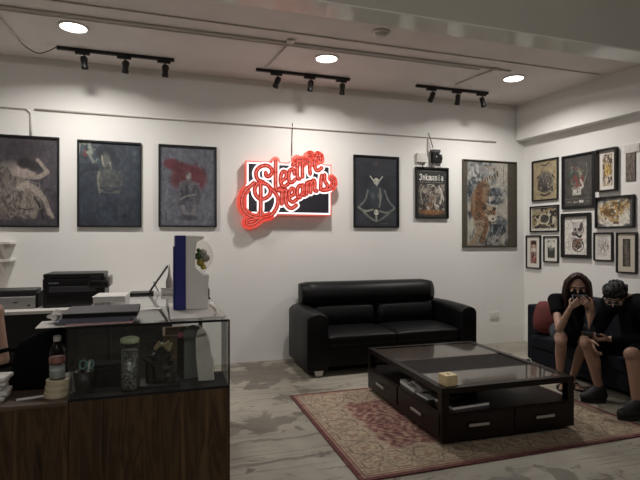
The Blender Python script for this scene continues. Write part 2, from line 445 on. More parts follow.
# downlights
LAMP = emis('downlight_diffuser', (1, .97, .93), 7)
def downlight(x, y, label, watt):
    t = thing('downlight', label, 'ceiling light', (x, y, CH), 0, 'recessed downlights')
    obj('trim_ring', MB().lathe([(.118, -.001), (.135, -.004), (.135, -.010), (.118, -.012), (.112, -.006), (.112, -.001)], n=32), mat('lamp_rim', s255(235, 230, 222), .4), t)
    obj('diffuser', MB().lathe([(.112, -.003), (.112, -.006)], n=32), LAMP, t)
    l = bpy.data.lights.new('downlight_lamp', 'AREA'); l.shape = 'DISK'; l.size = .21; l.energy = watt; l.color = (1, .965, .932); l.spread = R(152)
    lo = bpy.data.objects.new('lamp', l); C.objects.link(lo); lo.parent = t; lo.location = (0, 0, -.008)
LW_ = 29.5
downlight(-.78, 5.04, 'round glowing downlight above the left track', LW_)
downlight(1.71, 5.06, 'round glowing downlight above the middle track', LW_)
downlight(4.1, 4.98, 'round glowing downlight near the right-hand corner', LW_)
FILL_TUBE = emis('fill_tube_glow', (1, .975, .95), 100)  # unseen hanging tubes, added as fill for the beam face and near half
for x in (-.6, 2.6):
    t = thing('fill_tube_light', 'added fill tube light, out of view over the near half of the room', 'ceiling light', (x, -.3, 3.0), 0, 'added fill tube lights')
    obj('housing', MB().box(-.75, .75, -.03, .03, .03, .07), WPL if 'WPL' in globals() else CONDUIT, t, .004)
    obj('tube', MB().cone((-.72, 0, .012), (.72, 0, .012), .014, .014, 12), FILL_TUBE, t)
    for q_ in (-.6, .6): obj('hanger', MB().cone((q_, 0, .07), (q_, 0, CF-3.0), .004, .004, 8), STEEL, t)

# track lights
def track(x0, x1, y, label, tilts):
    t = thing('track_light', label, 'track light', ((x0+x1)/2, y, CH), 0, 'black track lights on the ceiling')
    L = (x1-x0)/2
    obj('rail', MB().box(-L, L, -.018, .018, -.032, 0), BLACKM, t, .002)
    for i, (tx, ty) in enumerate(tilts):
        x = -L+2*L*(.22+.35*i)
        ad = obj('adapter', MB().box(x-.085, x+.055, -.016, .016, -.058, -.032), BLACKM, t, .003)
        obj('stem', MB().cone((x, 0, -.085), (x, 0, -.058), .008, .008, 10).tube([(x-.033, 0, -.125), (x-.033, 0, -.09), (x, 0, -.085), (x+.033, 0, -.09), (x+.033, 0, -.125)], .004, 6), BLACKM, ad)
        M = Matrix.Translation((x, 0, -.12)) @ Matrix.Rotation(R(ty), 4, 'Y') @ Matrix.Rotation(R(tx), 4, 'X')
        hd = MB().lathe([(.022, .045), (.030, .040), (.030, -.05), (.034, -.055), (.034, -.085), (.028, -.085), (.026, -.06)], n=20)
        hd.v = [tuple(M @ Vector(v)) for v in hd.v]; sp = obj('spotlight_head', hd, BLACKM, t)
        ln = MB().lathe([(.027, -.075), (.027, -.07)], n=20); ln.v = [tuple(M @ Vector(v)) for v in ln.v]
        obj('lens', ln, mat('dark_lens', s255(40, 40, 40), .2), sp)
track(-1.02, .13, 5.59, 'left black track light with three spotlight heads, fed by a sagging cable', [(12, -6), (10, 4), (10, 2)])
track(1.035, 2.19, 5.60, 'middle black track light with three spotlight heads, between the two others', [(8, 22), (8, 6), (8, 4)])
track(3.08, 4.16, 5.56, 'right black track light with three spotlight heads, nearest the corner', [(12, 20), (8, 4), (12, -26)])

# ================================================================== pictures
def picture(name, label, cat, art, W, Hh, loc, rotz, fw=.018, fd=.028, matw=0, matcol=None, fcol=FRAME, grp='framed artwork on the walls', liner=None):
    """hangs with its back on the wall; local -y faces the room"""
    t = thing(name, label, cat, loc, rotz, grp)
    m = MB(); a, b = W/2, Hh/2
    m.box(-a, a, -fd, 0, b-fw, b).box(-a, a, -fd, 0, -b, -b+fw).box(-a, -a+fw, -fd, 0, -b+fw, b-fw).box(a-fw, a, -fd, 0, -b+fw, b-fw)
    obj('frame', m, fcol, t, .0015)
    obj('backing', MB().box(-a+fw, a-fw, -.006, -.001, -b+fw, b-fw), FRAME, t)
    if matw:
        c, d = a-fw, b-fw; e = matw
        m = MB().box(-c, c, -.014, -.0062, d-e, d).box(-c, c, -.014, -.0062, -d, -d+e).box(-c, -c+e, -.014, -.0062, -d+e, d-e).box(c-e, c, -.014, -.0062, -d+e, d-e)
        obj('mount', m, matcol, t)
    o = obj('print', art.mesh('print', W-2*fw-2*matw, Hh-2*fw-2*matw), PRINT, t); o.location = (0, -.009, 0)
    return t
def back_pic(x0, x1, yt, yb, label, art, **k):
    p = on_y((x0+x1)/2, (yt+yb)/2, BW); a = on_y(x0, 200, BW).x; b = on_y(x1, 200, BW).x
    return picture('framed_picture', label, 'picture', art, b-a, on_y((x0+x1)/2, yt, BW).z-on_y((x0+x1)/2, yb, BW).z, ((a+b)/2, BW, p.z), 0, **k)
WROT = math.atan2(WD.y, WD.x)
def right_pic(q, label, art, **k):
    (x0, t0), (x1, t1), b0, b1 = q
    s0, za = on_right(x0, t0); s1, zb = on_right(x1, t1); _, zc = on_right(x0, b0); _, zd = on_right(x1, b1)
    s = (s0+s1)/2; zt = (za+zb)/2; z_b = (zc+zd)/2
    return picture('framed_picture', label, 'picture', art, s1-s0, zt-z_b, A+WD*s+Vector((0, 0, (zt+z_b)/2)), WROT, **k)

def art_recline():
    a = Art(110, 150, (64, 59, 64)); a.clouds(6, .4, .9, (84, 77, 82), .7, 3).clouds(12, .6, .9, (40, 36, 41), .6, 4)
    a.ell(.46, .12, .3, .13, (50, 44, 48), .7, 0, .8)
    a.ell(.22, .42, .3, .13, (128, 120, 112), .9, -8, .5).ell(.16, .62, .34, .28, (112, 105, 98), .95, 0, .5).ell(.4, .74, .3, .17, (116, 108, 100), .95, 0, .5)
    scribble(a, 6, 70, [(150, 142, 132), (78, 72, 70), (128, 120, 112), (60, 55, 56)], (.0, .34, .55, .92), (.008, .022), .6, .1)
    a.line([(.3, .4), (.46, .41), (.6, .43)], .075, (150, 138, 132), .9).ell(.4, .38, .13, .06, (160, 146, 140), .85, 0, .7)
    a.line([(.55, .44), (.7, .44), (.83, .38)], .045, (146, 134, 125), .95).line([(.83, .38), (.76, .32), (.67, .25)], .036, (140, 128, 120), .95)
    a.ell(.46, .29, .12, .06, (40, 34, 36), .95, 0, .5).ell(.6, .32, .09, .05, (46, 40, 42), .9, 0, .6)
    a.line([(.38, .56), (.56, .56), (.7, .63)], .08, (154, 144, 134), .95, w1=.06).line([(.68, .6), (.8, .72), (.86, .86)], .055, (138, 128, 118), .95, w1=.04).line([(.86, .82), (.92, .9)], .035, (146, 136, 126), .9)
    a.line([(.5, .62), (.62, .76), (.6, .88)], .07, (126, 117, 108), .95).line([(.62, .68), (.72, .8), (.76, .92)], .022, (38, 34, 36), .9)
    scribble(a, 7, 24, [(166, 156, 146), (92, 84, 80)], (.3, .5, .72, .86), (.006, .012), .5, .1)
    a.line([(.36, .8), (.5, .82), (.6, .8)], .012, (48, 42, 42), .8)
    return a.grain(.10, 8)
def art_bluewoman():
    a = Art(120, 160, (47, 54, 64)); a.clouds(5, .3, .8, (34, 41, 52), .9, 11).clouds(14, .5, .9, (66, 76, 84), .5, 12)
    a.rect(0, 0, .34, .26, (78, 88, 90), .5).clouds(12, .45, .6, (136, 142, 126), .8, 14, a.mask_ell(.12, .13, .24, .16)).clouds(16, .55, .7, (34, 40, 48), .8, 15, a.mask_ell(.14, .14, .24, .18))
    a.clouds(10, .45, .7, (84, 96, 102), .7, 16, a.mask_ell(.75, .18, .3, .16))
    a.line([(.09, .10), (.1, .18)], .014, (112, 50, 46), .8).line([(.05, .15), (.14, .155)], .012, (112, 50, 46), .8)
    a.line([(.0, .42), (.1, .34), (.3, .32)], .03, (28, 34, 44), .6).ell(.42, .12, .15, .085, (27, 31, 39), 1, 0, .5).ell(.36, .09, .06, .045, (32, 37, 46), 1, 0, .5).ell(.52, .15, .06, .06, (27, 31, 39), .9, 0, .5)
    a.ell(.43, .21, .075, .085, (92, 92, 86), .9, 0, .7).line([(.365, .16), (.385, .25), (.42, .30)], .016, (142, 136, 120), .8).line([(.50, .24), (.515, .31)], .018, (158, 148, 128), .7)
    a.ell(.46, .42, .16, .14, (80, 82, 78), .85, 0, .7).ell(.6, .45, .17, .09, (64, 68, 70), .8, 0, .8).line([(.32, .36), (.305, .46), (.33, .6)], .022, (122, 118, 104), .85)
    scribble(a, 19, 30, [(98, 98, 90), (60, 64, 66), (80, 84, 82)], (.34, .34, .7, .58), (.006, .016), .5, .08)
    a.line([(.36, .58), (.48, .6), (.64, .59)], .03, (104, 102, 94), .7).line([(.40, .575), (.5, .585), (.56, .575)], .012, (34, 38, 44), .9)
    a.rect(.08, .54, .92, .545, (34, 40, 50), .8).rect(.08, .54, .085, .97, (34, 40, 50), .8)
    a.clouds(10, .5, .8, (30, 36, 52), .8, 17, a.mask_ell(.48, .82, .2, .26)).clouds(8, .4, .8, (68, 72, 76), .5, 18, a.mask_ell(.74, .74, .2, .2)).clouds(12, .5, .8, (70, 76, 82), .5, 13, a.mask_ell(.44, .78, .12, .2))
    a.rect(.72, .86, .78, .9, (18, 20, 26)).rect(.0, .3, 1, .306, (34, 40, 50), .6).rect(0, .55, 1, .556, (42, 50, 60), .5)
    return a.grain(.09, 29)
def art_umbrella():
    a = Art(110, 160, (98, 100, 108)); a.clouds(20, .4, .8, (84, 86, 96), .8, 21).clouds(30, .5, .8, (112, 114, 120), .5, 22)
    RU = (96, 44, 50)
    a.ell(.2, .22, .14, .065, RU, .9, 0, .5).ell(.46, .29, .3, .08, RU, .9, 10, .5).ell(.6, .4, .24, .15, RU, .9, 0, .4).ell(.34, .42, .16, .12, (90, 44, 50), .85, 0, .5)
    a.clouds(14, .5, .8, (66, 34, 40), .6, 24, a.mask_ell(.5, .34, .42, .2)).line([(.2, .3), (.5, .31), (.84, .34)], .008, (60, 34, 40), .7)
    a.ell(.51, .37, .05, .06, (134, 128, 126), 1, 0, .6).ell(.46, .33, .05, .035, (84, 60, 62), .8, 0, .8).ell(.53, .41, .02, .015, (90, 84, 84), .7)
    a.line([(.4, .47), (.5, .45), (.64, .48)], .06, (104, 100, 102), .8).ell(.5, .58, .2, .14, (76, 76, 82), .9, 0, .5)
    scribble(a, 25, 40, [(58, 58, 64), (108, 106, 108), (84, 84, 90), (46, 46, 52)], (.33, .46, .7, .74), (.008, .022), .7, .07)
    a.line([(.34, .68), (.46, .63), (.64, .60)], .018, (136, 130, 128), .8).line([(.36, .5), (.31, .6), (.33, .68)], .04, (92, 90, 94), .8).line([(.64, .5), (.7, .6), (.68, .7)], .04, (70, 70, 76), .8)
    a.ell(.5, .79, .17, .1, (84, 84, 90), .85, 0, .6).line([(.4, .76), (.44, .84), (.5, .87)], .045, (122, 118, 118), .8).line([(.62, .76), (.6, .84), (.54, .88)], .045, (116, 112, 112), .8)
    a.ell(.5, .9, .15, .035, (56, 54, 60), .8, 0, .8)
    for k in range(5): a.ell(.09+.02*(k % 2), .83+.025*k, .014, .01, (56, 56, 64), .9)
    return a.grain(.09, 9)
def art_meditate():
    a = Art(110, 190, (40, 43, 50)); a.clouds(6, .4, .9, (60, 62, 70), .7, 31).rect(0, .27, 1, .33, (26, 28, 34), .4)
    a.clouds(4, .4, .8, (26, 28, 34), .8, 33, a.mask_ell(.5, .6, .6, .35)).ell(.5, .1, .04, .025, (92, 60, 50), .6, soft=.8)
    a.line([(.36, .28), (.42, .33), (.46, .35)], .016, (172, 172, 160), w1=.02).line([(.64, .28), (.58, .33), (.54, .35)], .016, (172, 172, 160), w1=.02)
    a.ell(.5, .35, .065, .05, (182, 180, 168), 1, 0, .3).ell(.475, .345, .014, .01, (30, 30, 34)).ell(.53, .345, .014, .01, (30, 30, 34)).line([(.5, .37), (.51, .41)], .03, (170, 168, 156), w1=.012)
    a.ell(.5, .5, .2, .08, (52, 62, 66), .9, 0, .4).ell(.5, .6, .15, .16, (48, 54, 58), .95, 0, .4).ell(.42, .56, .05, .05, (88, 94, 94), .7, 0, .8).ell(.58, .56, .05, .05, (120, 122, 118), .7, 0, .8)
    a.line([(.58, .46), (.6, .58), (.57, .72)], .02, (150, 150, 140), .7)
    a.line([(.3, .48), (.24, .62), (.1, .72)], .024, (100, 106, 104)).line([(.7, .48), (.78, .62), (.92, .72)], .024, (100, 106, 104)).line([(.08, .73), (.24, .78), (.42, .76)], .026, (140, 142, 126)).line([(.93, .74), (.76, .8), (.58, .78)], .026, (112, 116, 108))
    a.line([(.16, .76), (.34, .87), (.5, .93)], .034, (112, 116, 108), w1=.02).line([(.84, .78), (.66, .88), (.5, .93)], .034, (100, 104, 98), w1=.02)
    a.ell(.5, .8, .055, .042, (190, 188, 174), 1, 0, .3).ell(.48, .795, .012, .01, (30, 30, 30)).ell(.52, .795, .012, .01, (30, 30, 30)).line([(.5, .86), (.5, .92)], .03, (160, 160, 148), .8, w1=.014)
    a.rect(.6, .962, .8, .968, (140, 140, 132), .6)
    return a.grain(.09, 28)
def letters(a, word, x0, y0, cw, ch, col, th):
    """blackletter-like strokes"""
    G = {'I': [[(.05, .16), (.4, 0), (.85, .1)], [(.6, .05), (.62, .78), (.35, 1), (.0, .86)]],
         'n': [[(.15, .3), (.15, 1)], [(.15, .4), (.5, .28), (.75, .45), (.75, 1)]],
         'k': [[(.15, 0), (.15, 1)], [(.75, .3), (.2, .6), (.8, 1)]],
         'm': [[(.08, .3), (.08, 1)], [(.08, .4), (.3, .28), (.48, .45), (.48, 1)], [(.48, .42), (.7, .28), (.9, .45), (.9, 1)]],
         'a': [[(.2, .35), (.6, .28), (.75, .5), (.75, 1)], [(.75, .6), (.25, .65), (.2, .9), (.7, .9)]],
         'i': [[(.45, .32), (.45, 1)], [(.4, .08), (.5, .14)]]}
    for i, ch_ in enumerate(word):
        for st in G[ch_]:
            a.line([(x0+i*cw+p[0]*cw*.9, y0+p[1]*ch) for p in st], th, col, 1, 2)
def art_inkmania():
    a = Art(130, 200, (38, 37, 35)); a.clouds(16, .5, .8, (62, 60, 56), .6, 41)
    letters(a, 'Inkmania', .1, .12, .1, .12, (222, 220, 212), .014)
    for i in range(14): a.rect(.2+.045*i, .045, .225+.045*i, .06, (120, 116, 108), .8)
    for i in range(16): a.rect(.12+.048*i, .275, .15+.048*i, .29, (160, 156, 148), .8)
    a.clouds(9, .35, .6, (128, 122, 112), .9, 42, a.mask_ell(.5, .6, .48, .32)).clouds(18, .5, .7, (40, 36, 34), .9, 43, a.mask_ell(.5, .6, .5, .34))
    scribble(a, 45, 60, [(178, 170, 156), (52, 48, 46), (136, 126, 114), (96, 88, 80)], (.1, .33, .9, .86), (.015, .04), .8, .12)
    a.ell(.3, .45, .1, .05, (150, 142, 130), .8, 0, .5).ell(.7, .45, .1, .05, (166, 158, 146), .8, 0, .5).ell(.5, .6, .12, .06, (110, 88, 76), .7, 0, .6)
    a.line([(.74, .36), (.84, .5), (.78, .72)], .035, (196, 192, 180), .8).line([(.24, .36), (.14, .5), (.2, .72)], .02, (170, 166, 156), .7)
    a.ell(.5, .9, .42, .05, (140, 96, 58), .9, 0, .5).clouds(12, .5, .7, (92, 56, 36), .8, 44, a.mask_ell(.5, .88, .45, .08)).ell(.46, .74, .12, .05, (120, 84, 62), .7)
    return a.grain(.09, 28)
def art_tiger():
    a = Art(150, 240, (190, 184, 170))
    a.clouds(3, .3, .7, (168, 164, 154), .8, 50)
    rock = np.clip((.62-a.X-.6*a.Y+.25*np.sin(a.Y*9))*4, 0, 1)*(a.Y < .62)
    a.put(rock*.75, (128, 130, 130)); a.clouds(10, .42, .58, (70, 75, 80), .9, 51, rock); a.clouds(18, .55, .68, (196, 194, 186), .8, 52, rock)
    for (cx, cy, rx, ry, se) in ((.62, .36, .24, .06, 53), (.6, .46, .2, .05, 54), (.66, .72, .2, .09, 55), (.64, .8, .2, .08, 56), (.14, .45, .08, .25, 57)):
        mk = a.mask_ell(cx, cy, rx, ry); a.clouds(9, .35, .55, (86, 94, 100), .9, se, mk); a.clouds(16, .5, .62, (44, 52, 58), .9, se+20, mk); a.clouds(22, .62, .72, (190, 188, 180), .6, se+40, mk)
    low = np.clip((a.Y-.80-.35*abs(a.X-.46)**1.0+.05*np.sin(a.X*40))*10, 0, 1)
    a.put(low*.8, (134, 134, 130)); a.clouds(14, .42, .56, (56, 62, 68), .95, 58, low)
    rr = np.random.RandomState(15)
    for i in range(40):
        x = .1+.7*rr.rand(); y = .84+.14*rr.rand(); a.line([(x, y), (x+.02+.03*rr.rand(), y-.05-.05*rr.rand())], .007, (46, 52, 58) if i % 2 else (186, 182, 172), .6)
    T = (166, 154, 134)
    a.line([(.36, .28), (.40, .22), (.50, .195), (.60, .19), (.655, .15), (.61, .105), (.5, .07), (.4, .075)], .034, T, 1, w1=.026)
    for q in ((.37, .245), (.41, .215), (.45, .20), (.5, .19), (.55, .19), (.6, .18), (.64, .155), (.64, .12), (.58, .09)): a.line([(q[0]-.004, q[1]-.014), (q[0]+.008, q[1]+.018)], .011, (44, 39, 37))
    B = (112, 82, 60)
    a.ell(.36, .35, .13, .12, B, 1, 12, .4).ell(.29, .47, .14, .13, (118, 80, 54), 1, 0, .4).ell(.25, .57, .11, .11, (114, 78, 54), 1, 0, .4)
    a.ell(.42, .36, .06, .12, (160, 138, 112), .85, 8, .7).ell(.2, .48, .03, .14, (150, 130, 106), .7, 0, .8)
    a.ell(.37, .66, .16, .11, (132, 100, 72), 1, 0, .4).ell(.32, .74, .12, .07, (160, 142, 120), .95, 0, .5)
    a.line([(.3, .74), (.29, .84), (.22, .93), (.14, .965)], .06, (156, 136, 112), 1).line([(.44, .74), (.40, .84), (.36, .93)], .055, (128, 96, 68), 1)
    a.ell(.48, .61, .13, .085, (136, 98, 66), 1, 0, .35).ell(.44, .6, .05, .07, (178, 164, 144), .8, 0, .6).ell(.55, .665, .09, .045, (204, 196, 180), 1, 0, .5).ell(.4, .545, .05, .026, (58, 46, 40), 1).ell(.58, .555, .04, .022, (58, 46, 40), 1)
    a.ell(.5, .55, .06, .025, (172, 160, 140), .8).ell(.47, .618, .018, .009, (28, 25, 23)).ell(.57, .622, .016, .009, (28, 25, 23)).ell(.56, .672, .026, .012, (96, 60, 52)).line([(.47, .705), (.55, .718), (.63, .695)], .010, (46, 40, 38))
    for i in range(80):
        t_ = rr.rand(); x = .24+.22*rr.rand()-.05*t_; y = .26+.5*t_; a.line([(x, y), (x+.03, y+.006), (x+.05, y+.024)], .0065, (50, 38, 32), .75)
    for i in range(40):
        t_ = rr.rand(); x = .2+.26*rr.rand(); y = .28+.46*t_; a.line([(x, y), (x+.02, y+.02)], .006, (166, 130, 96), .6)
    for i in range(16): a.line([(.38+.014*i, .57+.012*(i % 3)), (.383+.014*i, .59+.012*(i % 3))], .006, (46, 37, 32), .8)
    for i in range(10): a.line([(.2+.03*i, .84+.01*i), (.23+.03*i, .85+.012*i)], .007, (58, 46, 40), .6)
    for i in range(9): a.rect(.755, .06+.026*i, .775, .075+.026*i, (70, 67, 60), .7)
    for i in range(5): a.rect(.72, .07+.03*i, .735, .08+.03*i, (100, 96, 87), .5)
    OL = (84, 78, 66); a.rect(.0, 0, .085, 1, OL).rect(.845, 0, 1, 1, OL).rect(0, 0, 1, .016, (70, 64, 54)).rect(0, .984, 1, 1, (70, 64, 54))
    a.c *= .88
    return a.grain(.08, 10)
def scribble(a, seed, n, cols, box, wd=(.01, .03), al=.85, jig=.12):
    r = np.random.RandomState(seed); x0, y0, x1, y1 = box
    for i in range(n):
        x = x0+(x1-x0)*r.rand(); y = y0+(y1-y0)*r.rand(); pts = [(x, y)]
        for k in range(3):
            x = min(x1, max(x0, x+(r.rand()-.5)*2*jig)); y = min(y1, max(y0, y+(r.rand()-.5)*2*jig)); pts.append((x, y))
        a.line(pts, wd[0]+(wd[1]-wd[0])*r.rand(), cols[i % len(cols)], al, 4)
    return a
def art_ship():
    a = Art(70, 110, (160, 146, 116)); a.clouds(8, .4, .8, (142, 128, 100), .7, 61)
    a.ell(.5, .56, .3, .26, (70, 66, 64), .9, 0, .4); scribble(a, 62, 22, [(40, 38, 40), (150, 140, 120), (90, 84, 80)], (.22, .32, .8, .8), (.015, .03))
    a.line([(.34, .1), (.5, .12), (.66, .07)], .035, (74, 70, 60)).line([(.5, .12), (.36, .26), (.5, .36), (.66, .3)], .016, (70, 66, 60))
    for x in (.42, .54, .66): a.line([(x, .3), (x-.03, .42), (x+.02, .54)], .03, (120, 116, 112))
    a.line([(.2, .72), (.5, .78), (.78, .7)], .035, (60, 58, 60)).line([(.3, .86), (.5, .9), (.7, .85)], .04, (44, 40, 40)).line([(.16, .42), (.24, .38)], .03, (40, 38, 38)).line([(.78, .38), (.86, .46)], .03, (40, 38, 38))
    return a.grain(.09, 24)
def art_poster():
    a = Art(80, 130, (74, 70, 66)); a.clouds(6, .3, .8, (54, 52, 50), .8, 71)
    a.clouds(6, .4, .6, (70, 92, 72), .8, 72, a.mask_ell(.32, .38, .25, .15)).clouds(6, .4, .6, (110, 56, 52), .9, 73, a.mask_ell(.5, .5, .25, .2))
    a.line([(.5, .28), (.6, .36), (.56, .48), (.66, .56)], .045, (140, 134, 122), .8).ell(.48, .24, .1, .05, (104, 90, 80), .8).ell(.6, .34, .06, .04, (160, 154, 142), .8, 0, .5)
    scribble(a, 75, 26, [(96, 100, 84), (116, 70, 62), (60, 58, 56), (140, 134, 122)], (.24, .2, .74, .66), (.015, .03), .6, .09)
    a.line([(.8, .14), (.82, .3), (.74, .5), (.66, .6)], .01, (150, 160, 140), .8).rect(.3, .66, .62, .78, (190, 186, 176), .9).rect(.46, .68, .5, .74, (60, 50, 46)).rect(.24, .62, .64, .655, (150, 144, 134), .8)
    a.line([(.4, .4), (.48, .5), (.44, .6)], .05, (130, 66, 60), .8).line([(.6, .48), (.68, .6), (.58, .64)], .04, (206, 200, 188), .8)
    a.rect(0, .85, 1, .86, (130, 124, 116), .8).rect(.08, .9, .26, .93, (150, 146, 138), .7).rect(.34, .9, .5, .94, (160, 156, 148), .8).rect(.54, .89, .7, .945, (206, 202, 194), .9).rect(.76, .91, .92, .93, (130, 126, 118), .7)
    return a.grain(.09, 26)
def art_gold_panel():
    a = Art(60, 120, (196, 186, 168)); scribble(a, 81, 50, [(40, 30, 28), (90, 64, 48), (150, 120, 84)], (.04, .02, .96, .98), (.03, .06), .85, .14)
    a.ell(.52, .5, .34, .17, (168, 132, 62), .85, 0, .5); scribble(a, 82, 18, [(190, 152, 74), (110, 82, 40), (214, 190, 130)], (.2, .36, .85, .64), (.025, .05))
    return a.grain(.09, 30)
def art_brown_strip():
    a = Art(30, 80, (110, 98, 88)); a.clouds(8, .4, .7, (66, 58, 52), .9, 91).clouds(12, .6, .8, (164, 150, 134), .7, 92); return a
def art_tangle():
    a = Art(90, 80, (150, 140, 118)); scribble(a, 101, 46, [(34, 32, 32), (200, 190, 166), (64, 58, 52), (150, 132, 92)], (.02, .02, .98, .9), (.03, .06), .9, .16)
    a.ell(.5, .5, .16, .2, (60, 56, 54), .9, 0, .4).ring(.5, .5, .2, .025, (206, 198, 178), .9).rect(0, .93, 1, 1, (196, 190, 176)).rect(.1, .95, .9, .97, (60, 56, 52), .7)
    return a.grain(.09, 26)
def art_skull():
    a = Art(80, 120, (212, 206, 198)); D = (40, 36, 36)
    a.ell(.55, .3, .2, .16, (150, 144, 138), 1, 0, .2).ell(.55, .27, .17, .11, (188, 182, 176), 1, 0, .3).ell(.72, .28, .07, .12, (64, 58, 56), .9, 10, .5)
    a.ell(.47, .34, .05, .035, D, 1, 0, .3).ell(.62, .34, .05, .035, D, 1, 0, .3).ell(.54, .4, .02, .02, D).ell(.42, .45, .11, .06, (110, 100, 94), 1, 0, .3).line([(.34, .44), (.44, .47), (.54, .45)], .012, D)
    a.line([(.4, .19), (.3, .13), (.26, .06)], .022, (90, 84, 80), 1, 4, .01).line([(.72, .18), (.82, .12), (.84, .04)], .022, (90, 84, 80), 1, 4, .01)
    a.line([(.52, .48), (.66, .54), (.72, .5)], .05, D).ring(.58, .76, .24, .022, (70, 60, 54)).ell(.56, .72, .14, .1, (150, 108, 84), .9, 0, .3); scribble(a, 112, 16, [D, (120, 76, 56), (90, 84, 80)], (.36, .6, .78, .88), (.012, .03))
    a.line([(.7, .46), (.82, .38), (.8, .3)], .02, (80, 74, 70)).line([(.3, .56), (.5, .58), (.64, .6)], .02, (100, 94, 90))
    for y in (.22, .3, .6, .65, .7): a.ell(.12+(y*7 % 1)*.08, y, .02, .012, (110, 60, 56))
    return a.grain(.09, 25)
def art_dragon():
    a = Art(120, 90, (90, 88, 86)); a.clouds(5, .25, .45, (206, 200, 188), 1, 121, a.mask_ell(.46, .5, .56, .62)).clouds(9, .5, .7, (226, 222, 212), .9, 122, a.mask_ell(.5, .7, .5, .4))
    scribble(a, 123, 64, [(150, 116, 64), (176, 146, 92), (84, 62, 38), (206, 192, 158), (120, 92, 54), (214, 208, 196)], (.08, .12, .86, .88), (.018, .036), .85, .14)
    a.ell(.3, .5, .12, .14, (104, 76, 42), .8, 0, .5); scribble(a, 124, 16, [(140, 106, 60), (70, 66, 62), (190, 176, 140)], (.6, .04, .88, .4), (.02, .03), .8)
    for (x, y) in ((.82, .5), (.86, .62), (.8, .74), (.86, .82), (.7, .88), (.3, .88), (.16, .78)): a.ring(x, y, .06, .02, (222, 216, 204), .9).ell(x, y, .045, .05, (200, 194, 184), .8)
    a.rect(.9, .1, 1, 1, (76, 74, 74), .9)
    return a.grain(.09, 26)
def art_portraits():
    a = Art(50, 110, (190, 180, 168)); a.rect(0, 0, 1, .47, (150, 128, 112)).rect(0, .5, 1, 1, (150, 120, 108)); a.ell(.5, .12, .4, .1, (56, 30, 28), 1, 0, .4).ell(.5, .26, .24, .1, (186, 160, 142), 1, 0, .4)
    a.ell(.5, .4, .4, .08, (206, 196, 184), 1, 0, .4).ell(.36, .62, .3, .1, (84, 44, 40), 1, 0, .4).ell(.6, .8, .3, .12, (170, 100, 90), 1, 0, .4); scribble(a, 131, 14, [(60, 34, 32), (196, 184, 172), (110, 60, 54)], (.1, .52, .9, .98), (.03, .07)); return a.grain(.09, 29)
def art_moon():
    a = Art(50, 90, (88, 90, 84)); a.clouds(6, .4, .7, (52, 56, 50), .9, 141); a.ell(.5, .24, .5, .24, (206, 204, 192), 1, 0, .2).ell(.36, .34, .16, .08, (150, 150, 138), .8, 0, .6).rect(0, .48, 1, 1, (54, 58, 50), .85).ell(.5, .5, .3, .1, (120, 122, 108), .8, 0, .5); return a.grain(.09, 24)
def art_sketch():
    a = Art(70, 100, (206, 202, 196)); scribble(a, 151, 34, [(120, 116, 114), (150, 146, 142), (90, 88, 88), (176, 160, 146)], (.08, .06, .92, .9), (.01, .02), .8, .18); a.line([(.3, .7), (.5, .5), (.7, .3)], .03, (110, 106, 104)).line([(.35, .3), (.5, .5), (.66, .78)], .025, (130, 126, 122)); return a.grain(.09, 26)
def art_totem():
    a = Art(50, 120, (84, 76, 66)); a.clouds(7, .4, .7, (50, 46, 42), .9, 161); a.line([(.5, .08), (.4, .3), (.55, .5), (.45, .7), (.5, .95)], .12, (110, 104, 96), .8, w1=.2); scribble(a, 162, 16, [(136, 130, 120), (46, 42, 38)], (.2, .1, .8, .95), (.02, .04), .8); return a.grain(.09, 25)

back_pic(-6, 59.5, 136, 227.2, 'black framed print of a pale reclining figure, at the left end of the back wall', art_recline())
back_pic(77.5, 141.5, 141.5, 227.2, 'black framed dark blue print of a standing woman, above the black printer', art_bluewoman())
back_pic(158.5, 216.5, 145.8, 227, 'black framed grey print of a figure under a dull red umbrella', art_umbrella())
back_pic(353.2, 398.3, 156, 227.6, 'black framed dark print of a cross-legged figure with a horned skull head', art_meditate())
back_pic(415, 447.5, 167.5, 218.5, 'small black framed poster with white blackletter title Inkmania', art_inkmania(), fd=.035)
back_pic(461.9, 515.8, 160.8, 247.5, 'large tiger painting in a dull olive frame beside the room corner', art_tiger(), fcol=mat('olive_frame', s255(78, 72, 58), .5), fw=.012)
MW = mat('mount_white', s255(220, 214, 204), .8); MBK = mat('mount_black', s255(20, 20, 21), .7); MG = mat('mount_cream', s255(196, 188, 172), .8)
right_pic(((533, 161), (559, 157.8), 201, 200.2), 'framed tattoo print of a ship on tan paper, top left of the right-hand wall', art_ship())
right_pic(((562.9, 156.7), (595, 151.1), 209.2, 208), 'tall dark framed poster with a green and red figure, top row right-hand wall', art_poster(), matw=.02, matcol=MBK)
right_pic(((598.4, 150.3), (618.5, 146.9), 192, 190.8), 'deep black box frame with narrow brown and gold print, top right group', art_gold_panel(), matw=.05, matcol=MW, fd=.06)
right_pic(((531, 206.6), (559.5, 204.7), 231.7, 232), 'landscape black frame with a tangled cream and black tattoo print, under the ship print', art_tangle(), matw=.012, matcol=MW)
right_pic(((562.4, 213.6), (591.5, 212.7), 257.3, 258.7), 'thick black frame with a horned skull drawing on white paper', art_skull(), fw=.045, fd=.035, matw=.0)
right_pic(((596.5, 197), (635.6, 195.1), 228, 227.7), 'landscape black frame with a gold dragon swirling over white clouds', art_dragon(), fd=.035)
right_pic(((527, 235.2), (541.5, 235.6), 268, 269), 'narrow black frame with two small reddish pictures, lowest by the corner', art_portraits(), matw=.055, matcol=MW)
right_pic(((544.5, 236), (559.4, 236), 262, 262.8), 'small black frame with a pale moon over dark ground', art_moon(), matw=.045, matcol=MW)
right_pic(((594.7, 232.4), (613.6, 232.4), 260.5, 261.6), 'small black frame with a pale grey pencil sketch, under the gold dragon', art_sketch(), matw=.03, matcol=MW)
